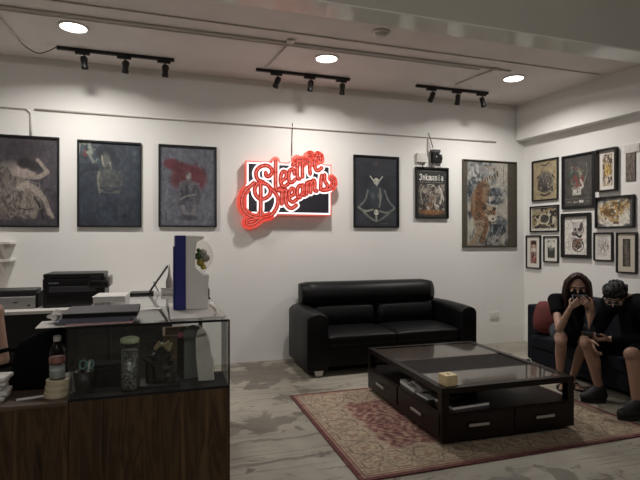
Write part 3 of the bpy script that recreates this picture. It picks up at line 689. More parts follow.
right_pic(((617.2, 232.4), (637.8, 232.2), 272.2, 274.3), 'black frame with a wide cream mount around a tall dark print, lowest at far right', art_totem(), matw=.06, matcol=MG)
s0, za = on_right(626.3, 153.5); s1, zb = on_right(635.8, 152.3); _, zc = on_right(631, 181)
t = thing('hanging_print', 'unframed mottled brown strip hanging below the white switches on the right wall', 'picture', A+WD*((s0+s1)/2)+Vector((0, 0, (za+zc)/2)), WROT)
obj('board', MB().box(-(s1-s0)/2, (s1-s0)/2, -.012, 0, -(za-zc)/2, (za-zc)/2), FRAME, t)
o = obj('print', art_brown_strip().mesh('print', s1-s0-.004, za-zc-.004), PRINT, t); o.location = (0, -.0125, 0)
# switches and sockets
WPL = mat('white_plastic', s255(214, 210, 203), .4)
def plate(name, label, cat, loc, rot, W, Hh, n, d=.014):
    t = thing(name, label, cat, loc, rot)
    obj('cover_plate', MB().box(-W/2, W/2, -d, 0, -Hh/2, Hh/2), WPL, t, .003)
    for i in range(n):
        x = -W/2+W*(i+.5)/n; obj('rocker', MB().box(x-W*.3/n, x+W*.3/n, -d-.004, -d, -Hh*.25, Hh*.25), WPL, t, .001)
sa, zz = on_right(625, 149.5); sb, _ = on_right(640, 148)
plate('light_switch', 'white double light switch above the unframed brown strip', 'switch', A+WD*((sa+sb)/2)+Vector((0, 0, zz)), WROT, sb-sa, .1, 2)
p = on_y(494, 315.5, BW); plate('wall_socket', 'white double wall socket low on the back wall beside the sofa', 'socket', p, 0, .155, .1, 2)
p = on_y(421, 158, BW); plate('socket_box', 'white socket box above the poster titled Inkmania', 'socket', p, 0, .15, .125, 1, .04)
p = on_y(434, 157.5, BW)
t = thing('power_adapter', 'black power adapter with plug and red light above the poster titled Inkmania', 'adapter', p)
obj('body', MB().box(-.055, .05, -.07, 0, -.075, .085), BLACK, t, .008); obj('cap', MB().box(-.065, .06, -.075, 0, .06, .1), mat('grey_plastic', s255(70, 70, 70), .4), t, .006)
obj('plug', MB().cone((.085, -.03, -.03), (.085, -.03, .04), .03, .02).box(.05, .1, -.05, -.0, -.075, -.02), BLACK, t, .004)
obj('indicator', MB().ball((-.005, -.07, .0), .01), mat('white_dot', s255(190, 190, 186), .4), t)
solo('adapter_cord', MB().tube(smooth_pts([on_y(428.5, 133, BW-.02), on_y(431, 141, BW-.03), on_y(433, 148, BW-.03)], 5), .006, 6), BLACK, 'thin black cord from the wall conduit down to the black adapter', 'cord')
for px, lab in ((423.5, 'left'), (432.5, 'middle'), (440.5, 'right')):
    solo('picture_wire', MB().tube(smooth_pts([on_y(px, 168, BW-.03), on_y(px-.8, 165.5, BW-.05), on_y(px+.8, 162, BW-.03)], 4), .006, 6), BLACK, lab+' one of three short black wires above the poster titled Inkmania', 'wire')

# ================================================================== sign
def Z(zx, zy): return (230+zx/5.333, 140+zy/5.333)
SX = on_y(286, 187, BW)
def SP(p): # pixel to sign-local x, z
    q = on_y(p[0], p[1], BW-.1); return (q.x-SX.x, q.z-SX.z)
E_ = [(265.6, 172.8), (266.2, 176), (269, 176.3), (271.8, 172.6), (270.6, 168), (266, 165.6), (260, 167), (256.4, 171), (256, 176), (258.4, 180.4), (263, 182.2)]
E2 = [(263, 182), (258, 183.6), (254.8, 188), (255.2, 194), (259, 198.6), (264.5, 198.6), (269.4, 195), (270.3, 189.5), (267, 184.8), (262, 183.4)]
STROKES = [E_, E2,
    [(275.5, 161), (275.4, 176), (275.6, 188), (277.5, 190.5), (280, 188)],
    [(281, 181.5), (285.5, 178), (286, 173), (283, 171.6), (280.6, 176), (280.6, 183), (283.5, 186.8), (288, 184)],
    [(294.2, 174), (293, 169.5), (289.8, 170.5), (288.4, 176), (289.2, 181.6), (292, 182.4), (295, 179.5)],
    [(297.2, 159), (297, 170), (297.4, 178), (299.4, 179)], [(292.5, 165), (297, 162), (303, 160.6)],
    [(302.3, 160), (302.2, 170), (302.4, 177)], [(302.4, 165), (304.6, 161.5), (306.8, 161.5)],
    [(309.6, 162), (309.5, 169), (310, 174)], [(308.6, 155.5), (310.6, 154.6)],
    [(320.3, 160), (319.6, 156), (316.6, 156), (314.4, 161), (314.6, 167.5), (317.4, 170.8), (321.4, 168)],
    # D and its swash
    [(254, 183), (246.5, 189.5), (242.6, 196), (241.6, 203.5), (244.4, 211), (251, 216.2), (260.4, 217.6), (270.5, 215.4), (276.2, 208), (277.8, 199), (274.6, 192.4), (270, 188)],
    [(260.4, 181), (260.6, 200), (260.4, 217)], [(270, 215.8), (262, 218), (256, 222.6), (250, 225), (246.4, 223.4), (248, 220.4), (254, 219), (261, 217.6)],
    [(279.4, 191), (281.4, 189), (281.6, 197), (281.6, 204)], [(281.8, 193), (284, 189.6), (286, 191), (285.4, 198), (286.6, 205), (291, 208.4), (296, 205.4)],
    [(289, 197), (293.6, 194.4), (294, 190), (291.4, 188.4), (288.9, 193), (289.4, 199.6), (292.4, 202), (296.4, 199.6)],
    [(302, 187), (299.6, 185.4), (297.2, 189), (297.4, 196), (299.6, 197.6), (302.2, 193)], [(302.6, 185), (302.6, 194), (304.4, 195.2)],
    [(306.4, 183), (306.4, 194)], [(306.6, 185.4), (308.8, 181.8), (310.4, 183.6), (310.4, 192.6)], [(310.6, 184), (313, 180.2), (314.6, 182.4), (314.6, 190.4), (316.6, 191)],
    [(321.4, 175.5), (320.6, 182), (320.4, 189.6)], [(324.4, 175), (324.6, 181), (327.4, 186), (325, 189.4), (321, 189.6)], [(330.6, 178), (333.4, 181), (332.4, 186.4), (327.6, 189.8), (322.4, 190.4)]]
def ribbon(mb, pts, r, y0, y1, scl=1):
    """flat band with round ends, standing off the wall from y0 to y1"""
    P = [Vector((x, z)) for x, z in pts]; n = len(P); Lf = []; Rg = []
    for i in range(n):
        t = (P[min(i+1, n-1)]-P[max(i-1, 0)]); t = t.normalized() if t.length else Vector((1, 0)); nn = Vector((-t.y, t.x))
        Lf.append(P[i]+nn*r); Rg.append(P[i]-nn*r)
    for i in range(n-1):
        mb.prism([Lf[i], Lf[i+1], Rg[i+1], Rg[i]], y0, y1)
    for p in P[::3]+[P[-1]]:
        mb.prism([(p.x+r*math.cos(a), p.y+r*math.sin(a)) for a in [2*PI*k/14 for k in range(14)]], y0, y1)
PX = (on_y(287, 187, BW-.1).x-on_y(286, 187, BW-.1).x)
paths = [[SP((p.x, p.y)) for p in smooth_pts(s, 4)] for s in STROKES]
t = thing('neon_sign', 'glowing red and white neon sign reading Electric Dreams on the back wall', 'sign', (SX.x, BW, SX.z))
RED = mat('sign_red', s255(196, 70, 58), .4, emit=s255(232, 84, 70), estr=.30)
REDL = mat('sign_letter_red', s255(212, 100, 88), .4, emit=s255(238, 112, 96), estr=.34)
REDD = mat('sign_groove_red', s255(118, 24, 26), .5, emit=s255(190, 44, 40), estr=.05)
WGL = emis('sign_white_glow', (1, .95, .93), 1.5)
BP = mat('sign_black', s255(38, 36, 44), .3)
(xl, zt), (xr, zb) = SP((245.5, 160.5)), SP((331.3, 216))
m = MB().box(xl, xr, -.1, -.02, zb, zt)
for q in paths: ribbon(m, q, 4.3*PX, -.102, -.02)
box_mesh = m
i1 = 1.3*PX; i2 = 2.8*PX
obj('black_panel', MB().box(xl+i2, xr-i2, -.1045, -.1005, zb+i2, zt-i2), BP, t)
m = MB(); a, b, c, d = xl+i1, xr-i1, zb+i1, zt-i1; k = i2-i1
m.box(a, b, -.106, -.1005, d-k, d).box(a, b, -.106, -.1005, c, c+k).box(a, a+k, -.106, -.1005, c, d).box(b-k, b, -.106, -.1005, c, d)
mo = box_mesh; mg = 1.0*PX
def runs(q, inside):
    out = []; cur = []
    for p in q:
        ok = (xl+mg < p[0] < xr-mg and zb+mg < p[1] < zt-mg)
        if ok == inside: cur.append(p)
        else:
            if len(cur) > 1: out.append(cur)
            cur = []
    if len(cur) > 1: out.append(cur)
    return out
for q in paths:       # white tube glow only on the panel; letters that overhang it have a plain red border
    for r_ in runs(q, True): ribbon(m, r_, 3.55*PX, -.107, -.1035)
    for r_ in runs(q, False): ribbon(mo, r_, 3.7*PX, -.1072, -.1015)
obj('white_outline', m, WGL, t); obj('back_box', mo, mat('sign_border_coral', s255(216, 108, 94), .4, emit=s255(238, 112, 96), estr=.3), t)
m = MB()
for q in paths: ribbon(m, q, 2.15*PX, -.111, -.1075)
obj('lettering', m, REDL, t)
m = MB()
for q in paths: ribbon(m, q, 1.45*PX, -.1125, -.1112)
obj('groove_line', m, REDD, t)
m = MB()
for q in paths: ribbon(m, q, .8*PX, -.114, -.1127)
obj('inner_line', m, REDL, t)
m = MB()
for (x, z) in ((xl+.12, zt-.1), (xr-.12, zt-.1), (xl+.2, zb+.1), (xr-.12, zb+.1)): m.cone((x, -.02, z), (x, 0, z), .015, .015, 10)
obj('wall_spacer', m, STEEL, t)
solo('sign_cord', MB().tube([on_y(292.5, 123, BW-.012), on_y(292, 140, BW-.012), on_y(292, 156, BW-.03)], .005, 6), BLACK, 'thin dark cord from the wall conduit down to the red sign', 'cord')

# ================================================================== leather sofa by the back wall
t = thing('sofa', 'black leather sofa with rounded arms against the back wall', 'sofa', (2.58, 5.49, 0))
def rounded(w, h, r, n=6):
    pts = []
    for cx, cy, a0 in ((w-r, r, -90), (w-r, h-r, 0), (r, h-r, 90), (r, r, 180)):
        for i in range(n+1):
            a = R(a0+90*i/n); pts.append((cx+r*math.cos(a), cy+r*math.sin(a)))
    return pts
def sofa_arm(x0, x1):
    m = MB(); wd = x1-x0
    prof = [(0, .07), (wd, .07), (wd, .635)]
    for i in range(9):
        a = PI*i/8; prof.append((x0*0+wd/2+wd/2*math.cos(a), .635+.075*math.sin(a)))
    prof.append((0, .635))
    vs = []
    ys = [-.42, -.2, .1, .40]; zs = [-.015, .0, .01, .005]
    for y, dz in zip(ys, zs):
        for (px, pz) in prof: vs.append((x0+px, y, pz+(dz if pz > .5 else 0)))
    n = len(prof); fs = [(j*n+i, j*n+(i+1) % n, (j+1)*n+(i+1) % n, (j+1)*n+i) for j in range(3) for i in range(n)]
    fs += [tuple(range(n)), tuple(range(3*n, 4*n))[::-1]]
    return m.add(vs, fs, True)
for s in (-1, 1):
    x0, x1 = (-1.085, -.84) if s < 0 else (.84, 1.06)
    obj('arm', sofa_arm(x0, x1), LEATHER, t, .018, 3)
obj('base', MB().box(-.84, .84, -.36, .40, .09, .33), LEATHER, t, .01)
def cushion(x0, x1, y0, y1, z0, z1, puff=.03, nx=14, ny=10):
    m = MB(); vs = []; fs = []
    for j in range(ny+1):
        for i in range(nx+1):
            u = i/nx; v = j/ny; b_ = (1-(2*u-1)**6)*(1-(2*v-1)**6)
            vs.append((x0+(x1-x0)*u, y0+(y1-y0)*v, z1-.03+puff*b_+.012*math.sin(v*PI)))
    o = len(vs)
    for j in range(ny+1):
        for i in range(nx+1): vs.append((x0+(x1-x0)*i/nx, y0+(y1-y0)*j/ny, z0))
    W = nx+1
    for j in range(ny):
        for i in range(nx):
            q = j*W+i; fs.append((q, q+1, q+W+1, q+W)); fs.append((o+q, o+q+W, o+q+W+1, o+q+1))
    for i in range(nx):
        fs.append((i, o+i, o+i+1, i+1)); q = ny*W+i; fs.append((q, q+1, o+q+1, o+q))
    for j in range(ny):
        q = j*W; fs.append((q, q+W, o+q+W, o+q)); q += nx; fs.append((q, o+q, o+q+W, q+W))
    return m.add(vs, fs, True)
obj('seat_cushion', cushion(-.835, -.003, -.40, .26, .32, .46), LEATHER, t, .02, 3)
obj('seat_cushion', cushion(.003, .835, -.40, .26, .32, .46), LEATHER, t, .02, 3)
def back_pad(x0, x1, lo, hi, y0, y1, bul, lean=.1):
    m = MB(); vs = []; n = 12; xs = np.linspace(x0, x1, 18); prof = []
    for i in range(n+1):
        v = i/n; z = lo+(hi-lo)*v; prof.append((y0-bul*math.sin(PI*v)**.6+lean*(z-.4), z))
    prof.append((y1, hi+.0)); prof.append((y1, lo))
    k = len(prof)
    for x in xs:
        e = min(1, (x-x0)/.06, (x1-x)/.06)
        for (y, z) in prof: vs.append((x, y1+(y-y1)*(.72+.28*e**.5), z-(1-e)*.02*(z-lo)/(hi-lo)))
    fs = [(j*k+i, j*k+(i+1) % k, (j+1)*k+(i+1) % k, (j+1)*k+i) for j in range(17) for i in range(k)]
    fs += [tuple(range(k))[::-1], tuple(range(17*k, 18*k))]
    return m.add(vs, fs, True)
for a, b in ((-.835, -.002), (.002, .835)):
    obj('back_cushion', back_pad(a, b, .43, .73, .20, .40, .07), LEATHER, t, .008)
hr = obj('headrest', back_pad(-.955, .87, .70, .975, .19, .44, .085, .12), LEATHER, t, .01)
obj('back_panel', MB().box(-.93, .9, .38, .45, .09, .9), LEATHER, t, .02)
for x in (-.95, .95):
    for y in (-.36, .37): obj('foot', MB().add([(x-.055, y-.05, .08), (x+.055, y-.05, .08), (x+.055, y+.05, .08), (x-.055, y+.05, .08), (x-.03, y-.035, 0), (x+.04, y-.035, 0), (x+.04, y+.035, 0), (x-.03, y+.035, 0)],
        [(0, 1, 2, 3), (7, 6, 5, 4), (0, 4, 5, 1), (1, 5, 6, 2), (2, 6, 7, 3), (3, 7, 4, 0)]), STEEL, t, .003)
for x in (-1.051, 1.051, -.84): pass

# ================================================================== rug
def art_rug():
    W, Hh = 420, 300; a = Art(W, Hh, (148, 128, 106)); X = a.X*2.51; Y = a.Y*1.76
    e = np.minimum(np.minimum(X, 2.51-X), np.minimum(Y, 1.76-Y))     # distance from the edge, metres
    per = np.where(((Y < X) & (Y < 2.51-X)) | ((1.76-Y < X) & (1.76-Y < 2.51-X)), X, Y)
    scal = .34+.035*abs(np.sin(per*PI/.24))+.03*vnoise(Hh, W, 40, 211)
    field = np.clip((e-scal)/.03, 0, 1); CR = (158, 138, 116); DR = (94, 52, 50)
    a.put(np.ones_like(X), (148, 132, 113)); a.put(field, (124, 90, 81))
    n1 = vnoise(Hh, W, 60, 201); n2 = vnoise(Hh, W, 90, 202); n3 = vnoise(Hh, W, 130, 203)
    xs = abs(X-1.255); ys = abs(Y-.88)
    wx = xs+.03*np.sin(ys*21); wy = ys+.03*np.sin(xs*17)
    q = np.sin(wx*23+2.2*np.sin(wy*17))*np.sin(wy*25+1.8*np.sin(wx*15)); q2 = np.sin(wx*61+wy*29)*np.sin(wy*57-wx*19); q4 = np.sin(wx*38-wy*9)*np.sin(wy*40+wx*11)
    a.put(field*np.clip((abs(q))*-9+1.5, 0, 1)*.75, CR); a.put(field*np.clip((q4-.35)*5, 0, 1)*.85, DR); a.put(field*np.clip((.10-abs(q-.5))*14, 0, 1)*.8, (84, 42, 43)); a.put(field*np.clip((q2-.45)*4, 0, 1)*.6, (164, 140, 116)); a.put(field*np.clip((-q2-.55)*5, 0, 1)*.7, (78, 44, 46))
    for i in range(5):
        for j in range(4):
            cx = (.5+i)/5*1.7+.405; cy = (.5+j)/4*1.0+.38
            if (i+j) % 2 == 0:
                d = np.sqrt((X-cx)**2+(Y-cy)**2); th = np.arctan2(Y-cy, X-cx); pr = .085+.022*np.cos(8*th)
                a.put(np.clip((pr-d)/.02, 0, 1)*.8, (96, 46, 46)); a.put(np.clip((pr*.7-d)/.014, 0, 1)*.7, CR); a.put(np.clip((pr*.45-d)/.01, 0, 1)*.8, (114, 58, 54)); a.put(np.clip((pr*.2-d)/.008, 0, 1), (170, 150, 124))
    bd = 1-field
    k = (per/.24) % 1-.5; c = (e-.22)/.27
    hexd = np.maximum(abs(c)*1.02, abs(c)*.55+abs(k)*.95)
    a.put(bd*np.clip((.46-hexd)*30, 0, 1)*.6, (156, 142, 118)); a.put(bd*np.clip((.035-abs(hexd-.44))*50, 0, 1)*.85, (96, 80, 68)); a.put(bd*np.clip((.03-abs(hexd-.3))*50, 0, 1)*.5, (118, 98, 82)); a.put(bd*np.clip((.16-hexd)*20, 0, 1)*.6, (124, 92, 78))
    q3 = np.sin(X*95+2*np.sin(Y*40))*np.sin(Y*95+2*np.sin(X*40)); a.put(bd*np.clip((q3-.3)*3, 0, 1)*.5, (112, 98, 84)); a.put(bd*np.clip((-q3-.4)*3, 0, 1)*.45, (172, 156, 130))
    for (lo, hi, col) in ((0, .035, (84, 38, 41)), (.035, .047, (140, 116, 98)), (.047, .056, (110, 66, 60)), (.075, .083, (120, 98, 82))):
        a.put(((e >= lo) & (e < hi))*.9, col)
    a.c *= (.9+.2*n2)[..., None]; a.c *= (.94+.12*n3)[..., None]; a.put(np.clip((n1-.6)*2, 0, 1)*.3, (150, 132, 110))
    return a
me = art_rug().mesh('rug', 2.51, 1.76)
for v in me.vertices: v.co = (v.co.x, v.co.z, .010)
o = obj('patterned_rug', me, attr_mat('rug_pile', .95, 0, .5)); o.location = (2.425, 3.68, 0)
tag(o, 'red and beige floral patterned rug under the coffee table', 'rug')
sol = o.modifiers.new('thick', 'SOLIDIFY'); sol.thickness = .009; sol.offset = -1

# ================================================================== coffee table
TX0, TX1, TY0, TY1, TZ = 1.95, 3.12, 3.08, 4.49, .43
tb = .011
t = thing('coffee_table', 'dark brown coffee table with drawers and an open shelf on the rug', 'table', ((TX0+TX1)/2-.016, (TY0+TY1)/2-.013, tb), R(-1.5))
hx, hy = (TX1-TX0)/2, (TY1-TY0)/2; zt_ = TZ-tb
obj('plinth', MB().box(-hx+.09, hx-.09, -hy+.09, hy-.09, 0, .032), ESP, t)
obj('drawer_body', MB().box(-hx, hx, -hy, hy, .03, .235), ESP, t, .003)
for sx in (-1, 1):
    for sy in (-1, 1):
        x = sx*(hx-.03); y = sy*(hy-.03); obj('corner_post', MB().box(x-.03, x+.03, y-.03, y+.03, .235, zt_-.045), ESP, t, .002)
obj('shelf_divider', MB().box(-.02, .02, -.25, .25, .235, zt_-.045), ESP, t)
m = MB(); fw_ = .055
m.box(-hx, hx, -hy, -hy+fw_, zt_-.045, zt_).box(-hx, hx, hy-fw_, hy, zt_-.045, zt_).box(-hx, -hx+fw_, -hy+fw_, hy-fw_, zt_-.045, zt_).box(hx-fw_, hx, -hy+fw_, hy-fw_, zt_-.045, zt_)
obj('top_frame', m, ESP, t, .003)
BR = wood('top_panel_wood', s255(66, 54, 48), s255(88, 74, 65), .35, axis=0, scale=8, coat=.2)
yb0, yb1 = 3.49-(TY0+TY1)/2, 3.94-(TY0+TY1)/2
obj('top_panel', MB().box(-hx+fw_, hx-fw_, -hy+fw_, yb0, zt_-.03, zt_-.010), BR, t)
obj('top_panel', MB().box(-hx+fw_, hx-fw_, yb1, hy-fw_, zt_-.03, zt_-.010), BR, t)
obj('lattice_backing', MB().box(-hx+fw_, hx-fw_, yb0, yb1, zt_-.034, zt_-.020), mat('lattice_dark', s255(16, 14, 14), .5), t)
m = MB(); x = -hx+fw_+.01; LM = mat('lattice_wood', s255(36, 31, 29), .55, spec=.3)
nX = 34; nY = 14
for i in range(nX):
    x = -hx+fw_+(2*hx-2*fw_)*(i+.5)/nX; m.box(x-.006, x+.006, yb0+.004, yb1-.004, zt_-.020, zt_-.013)
for j in range(nY):
    y = yb0+(yb1-yb0)*(j+.5)/nY; m.box(-hx+fw_+.004, hx-fw_-.004, y-.006, y+.006, zt_-.0185, zt_-.0115)
obj('woven_lattice', m, LM, t)
for a_, b_2 in ((-hy+fw_, yb0-.002), (yb1+.002, hy-fw_)):
    obj('glass_top', MB().box(-hx+fw_, hx-fw_, a_, b_2, zt_-.008, zt_-.001), glass('table_glass', (.96, .96, .95), 1.32, .05), t)
def drawer(face, c):
    m = MB(); g = .006
    if face == 'front':
        d = obj('drawer', MB().box(c-hx/2+.03, c+hx/2-.03, -hy-.008, -hy, .065, .222), ESP, t, .003)
        obj('handle', MB().box(c-.085, c+.085, -hy-.03, -hy-.016, .13, .152).box(c-.075, c-.06, -hy-.017, -hy-.008, .135, .147).box(c+.06, c+.075, -hy-.017, -hy-.008, .135, .147), STEEL, d, .003)
    else:
        d = obj('drawer', MB().box(-hx-.008, -hx, c-hy/2+.03, c+hy/2-.03, .065, .222), ESP, t, .003)
        obj('handle', MB().box(-hx-.03, -hx-.016, c-.085, c+.085, .13, .152).box(-hx-.017, -hx-.008, c-.075, c-.06, .135, .147).box(-hx-.017, -hx-.008, c+.06, c+.075, .135, .147), STEEL, d, .003)
for c in (-hx/2, hx/2): drawer('front', c)
for c in (-hy/2, hy/2): drawer('left', c)
# things on and in the table
t = thing('wooden_block', 'pale wooden cube with a hole on top, on the coffee table corner', 'box', (2.02, 3.165, TZ), R(4))
LW = wood('pale_pine', s255(204, 182, 138), s255(222, 203, 162), .5, axis=2, scale=30)
obj('body', MB().box(-.05, .05, -.05, .05, 0, .078), LW, t, .003); obj('hole', MB().lathe([(.013, .0), (.013, .0008)], (0, 0, .0778), 16), BLACK, t)
SH = tb+.235
def magazine(label, loc, rot, w_, d_, th, cover, name='magazine'):
    t = thing(name, label, 'magazine', loc, rot, 'reading matter on the coffee table shelf')
    obj('pages', MB().box(-w_/2+.002, w_/2-.002, -d_/2+.002, d_/2-.002, .001, th-.002), PAPER, t)
    obj('cover', MB().box(-w_/2, w_/2, -d_/2, d_/2, th-.002, th).box(-w_/2, w_/2, -d_/2, d_/2, 0, .001), cover, t)
magazine('dark covered magazine with white page edges, at the near corner of the table shelf', (2.2, 3.26, SH), R(3), .33, .24, .022, mat('cover_black', s255(26, 25, 26), .3))
magazine('white covered magazine on the left side of the coffee table shelf, behind the folded one', (2.1, 3.72, SH), R(-4), .24, .3, .03, mat('cover_white', s255(190, 186, 180), .35))
magazine('grey magazine lying lowest on the left edge of the table shelf', (2.085, 3.475, SH), R(2), .22, .17, .018, mat('cover_grey', s255(150, 148, 144), .35))
m = MB(); pr = [(-.1, 0), (-.04, .035), (.0, .045), (.05, .035), (.1, .004)]
for k in range(3):
    pts = [(x, z+.006*k) for x, z in pr]+[(x, z+.006*k+.004) for x, z in pr[::-1]]; m.prism(pts, -.09+.01*k, .09, 'x')
solo('folded_magazine', m, mat('cover_pale', s255(176, 172, 166), .4), 'folded pale magazine bulging open on the left side of the table shelf', 'magazine', (2.06, 3.60, SH+.031), 0, 'reading matter on the coffee table shelf')
solo('wallet', MB().box(-.05, .05, -.04, .04, 0, .03), mat('dark_leather', s255(18, 17, 18), .4), 'small black pouch on top of the dark covered magazine in the table', 'pouch', (2.16, 3.3, SH+.0225), R(10), bevel=.008)

# ================================================================== charcoal couch along the right wall
CH_ = mat('charcoal_fabric', s255(31, 33, 39), .9, spec=.1, bump=.3, bscale=120, var=.1)
CB = thing('couch', 'charcoal fabric couch along the right wall where two people sit', 'sofa', (4.62, 3.75, 0))
def L(x, y, z=0): return (x-4.62, y-3.75, z)
obj('base', MB().box(-.45, .48, -1.2, 1.02, .06, .24), CH_, CB, .015)
for (y0, y1) in ((-1.19, -.46), (-.45, .28), (.29, 1.01)):
    obj('seat_cushion', cushion(-.47, .30, y0, y1, .24, .40, .025), CH_, CB, .02, 3)
obj('backrest', MB().box(.28, .5, -1.2, 1.02, .24, .80), CH_, CB, .05, 3)
obj('arm', MB().box(-.35, .5, 1.03, 1.2, .05, .715), CH_, CB, .025, 3)
obj('arm', MB().box(-.47, .5, -1.38, -1.21, .05, .735), CH_, CB, .025, 3)
for x in (-.4, .42):
    for y in (-1.3, 1.12): obj('foot', MB().cone((x, y, 0), (x, y, .055), .02, .025), BLACK, CB)
def pillow(label, loc, rot, w_, h_, th, m_, grp=None, name='cushion'):
    mb = MB(); n = 14; vs = []; fs = []
    for s in (1, -1):
        for j in range(n+1):
            for i in range(n+1):
                u = 2*i/n-1; v = 2*j/n-1; k = max(0, (1-abs(u)**2.6)*(1-abs(v)**2.6))**.5
                pin = 1-.08*(abs(u)**2*(1-abs(v)**2)+0); pin2 = 1-.08*(abs(v)**2*(1-abs(u)**2))
                rd = 1-.17*(u*u*v*v); vs.append((w_/2*u*rd, s*th/2*k, h_/2*v*rd))
    W = n+1
    for s in (0, 1):
        o_ = s*W*W
        for j in range(n):
            for i in range(n):
                q = o_+j*W+i; fs.append((q, q+1, q+W+1, q+W) if s == 0 else (q, q+W, q+W+1, q+1))
    mb.add(vs, fs, True)
    o_ = solo(name, mb, m_, label, 'cushion', loc, 0, grp); o_.rotation_euler = rot; return o_
REDC = mat('red_fabric', s255(96, 40, 36), .85, bump=.25, bscale=70, var=.15)
pillow('red cushion leaning on the far arm of the charcoal couch', (4.34, 4.60, .575), (R(-16), R(14), R(-30)), .44, .40, .22, REDC)
pillow('red cushion behind the long haired woman, between the two seated people', (4.75, 3.72, .66), (R(-12), 0, R(75)), .46, .46, .15, mat('orange_red_fabric', s255(150, 58, 44), .85, bump=.25, bscale=70, var=.15))

# ================================================================== people
V = Vector
def hand(mb, wrist, palm_dir, normal, curl=40, s=1.0, spread=8, side=1):
    """wrist, direction of the fingers, palm normal (the way the fingers close); side=+1 puts the thumb at dir x normal"""
    wr = V(wrist); d = V(palm_dir).normalized(); n = V(normal); n = (n-d*n.dot(d)).normalized(); x = d.cross(n)*side
    for k, (o_, r_) in enumerate(((.026, .013), (.009, .0135), (-.009, .013), (-.025, .0115))):
        mb.capsule(wr+x*o_*.45*s, wr+d*.082*s+x*o_*s, r_*1.05*s, r_*.92*s, 10)
    for o_, ln in ((.028, .070), (.0095, .078), (-.0095, .073), (-.027, .058)):
        p = wr+d*.080*s+x*o_*s; a = math.radians(curl)*.5; r0 = .0080*s
        for f, part in enumerate((.45, .32, .23)):
            q_ = p+(d*math.cos(a)+n*math.sin(a)+x*o_*3.2)*ln*part*s; mb.capsule(p, q_, r0, r0*.9, 8); p = q_; a += math.radians(curl)*.75; r0 *= .9
    p = wr+d*.02*s+x*.024*s; v = (d*.62+x*.66+n*.42).normalized(); q_ = p+v*.045*s; mb.capsule(p, q_, .0125*s, .0098*s, 8)
    v = (d*.85+x*.15+n*.5).normalized(); mb.capsule(q_, q_+v*.032*s, .0098*s, .008*s, 8)
def frame_of(fwd, up=(0, 0, 1)):
    f = V(fwd).normalized(); r = f.cross(V(up)).normalized(); u = r.cross(f); return f, r, u
def head(mb, c, fwd, up, s=1.0):
    f, r, u = frame_of(fwd, up); M = Matrix((r, f, u)).transposed(); c = V(c)
    P = lambda a, b, z: c+(r*a+f*b+u*z)*s
    mb.ball(P(0, -.012, .03), (.074*s, .092*s, .088*s), 18, 12, M.to_4x4())
    mb.ball(P(0, .012, -.03), (.062*s, .072*s, .082*s), 16, 10, M.to_4x4())
    mb.ball(P(0, .045, -.088), (.03*s, .03*s, .024*s), 12, 8, M.to_4x4())
    mb.capsule(P(0, .084, .012), P(0, .104, -.028), .008*s, .013*s, 8)      # nose
    mb.capsule(P(-.035, .074, .026), P(.035, .074, .026), .010*s, .010*s, 8)  # brow
    mb.capsule(P(-.018, .078, -.062), P(.018, .078, -.062), .009*s, .009*s, 8)  # lips
    for q in (-1, 1):
        mb.ball(P(.074*q, -.008, -.005), (.010*s, .02*s, .032*s), 10, 8, M.to_4x4())
        mb.ball(P(.042*q, .058, -.02), .022*s, 10, 8)
    return P, M
def hair_mat(name, c0, c1):
    m = bpy.data.materials.new(name); m.use_nodes = True; nt = m.node_tree; b_ = nt.nodes['Principled BSDF']
    tc = nt.nodes.new('ShaderNodeTexCoord'); mp = nt.nodes.new('ShaderNodeMapping'); mp.inputs['Scale'].default_value = (170, 170, 14); nt.links.new(tc.outputs['Object'], mp.inputs['Vector'])
    n = nt.nodes.new('ShaderNodeTexNoise'); n.inputs['Scale'].default_value = 1; n.inputs['Detail'].default_value = 3; nt.links.new(mp.outputs[0], n.inputs['Vector'])
    r = nt.nodes.new('ShaderNodeValToRGB'); r.color_ramp.elements[0].position = .35; r.color_ramp.elements[1].position = .65
    r.color_ramp.elements[0].color = (*c0, 1); r.color_ramp.elements[1].color = (*c1, 1); nt.links.new(n.outputs['Fac'], r.inputs['Fac']); nt.links.new(r.outputs['Color'], b_.inputs['Base Color'])
    bp = nt.nodes.new('ShaderNodeBump'); bp.inputs['Strength'].default_value = .7; bp.inputs['Distance'].default_value = .006; nt.links.new(n.outputs['Fac'], bp.inputs['Height']); nt.links.new(bp.outputs[0], b_.inputs['Normal'])
    b_.inputs['Roughness'].default_value = .5; b_.inputs['Specular IOR Level'].default_value = .2; return m
HAIRB = hair_mat('black_hair', s255(9, 9, 9), s255(24, 23, 22))
HAIRW = hair_mat('dark_brown_hair', s255(30, 20, 17), s255(66, 46, 38))
MASK = mat('black_mask', s255(12, 12, 14), .9, spec=.08)
EYE = mat('eye_dark', s255(20, 16, 15), .2)
def mask_part(P, M, s, parent):
    m = MB(); m.ball(P(0, .036, -.052), (.070*s, .092*s, .060*s), 18, 12, M.to_4x4())
    for q in (-1, 1): m.tube([P(.052*q, .05, -.03), P(.07*q, .01, -.012), P(.078*q, -.02, .0)], .003, 6)
    o_ = flesh('face_mask', m, MASK, parent, .006, 2); o_['label'] = 'black face mask'
def eyes(P, parent, s=1.0):
    for q in (-1, 1):
        e = MB().ball(P(.031*q, .0815, .006), (.013*s, .006*s, .006*s), 10, 8); obj('eye', e, EYE, parent)
        obj('eyebrow', MB().capsule(P(.016*q, .09, .028), P(.05*q, .076, .027), .004*s, .003*s, 8), HAIRB, parent)
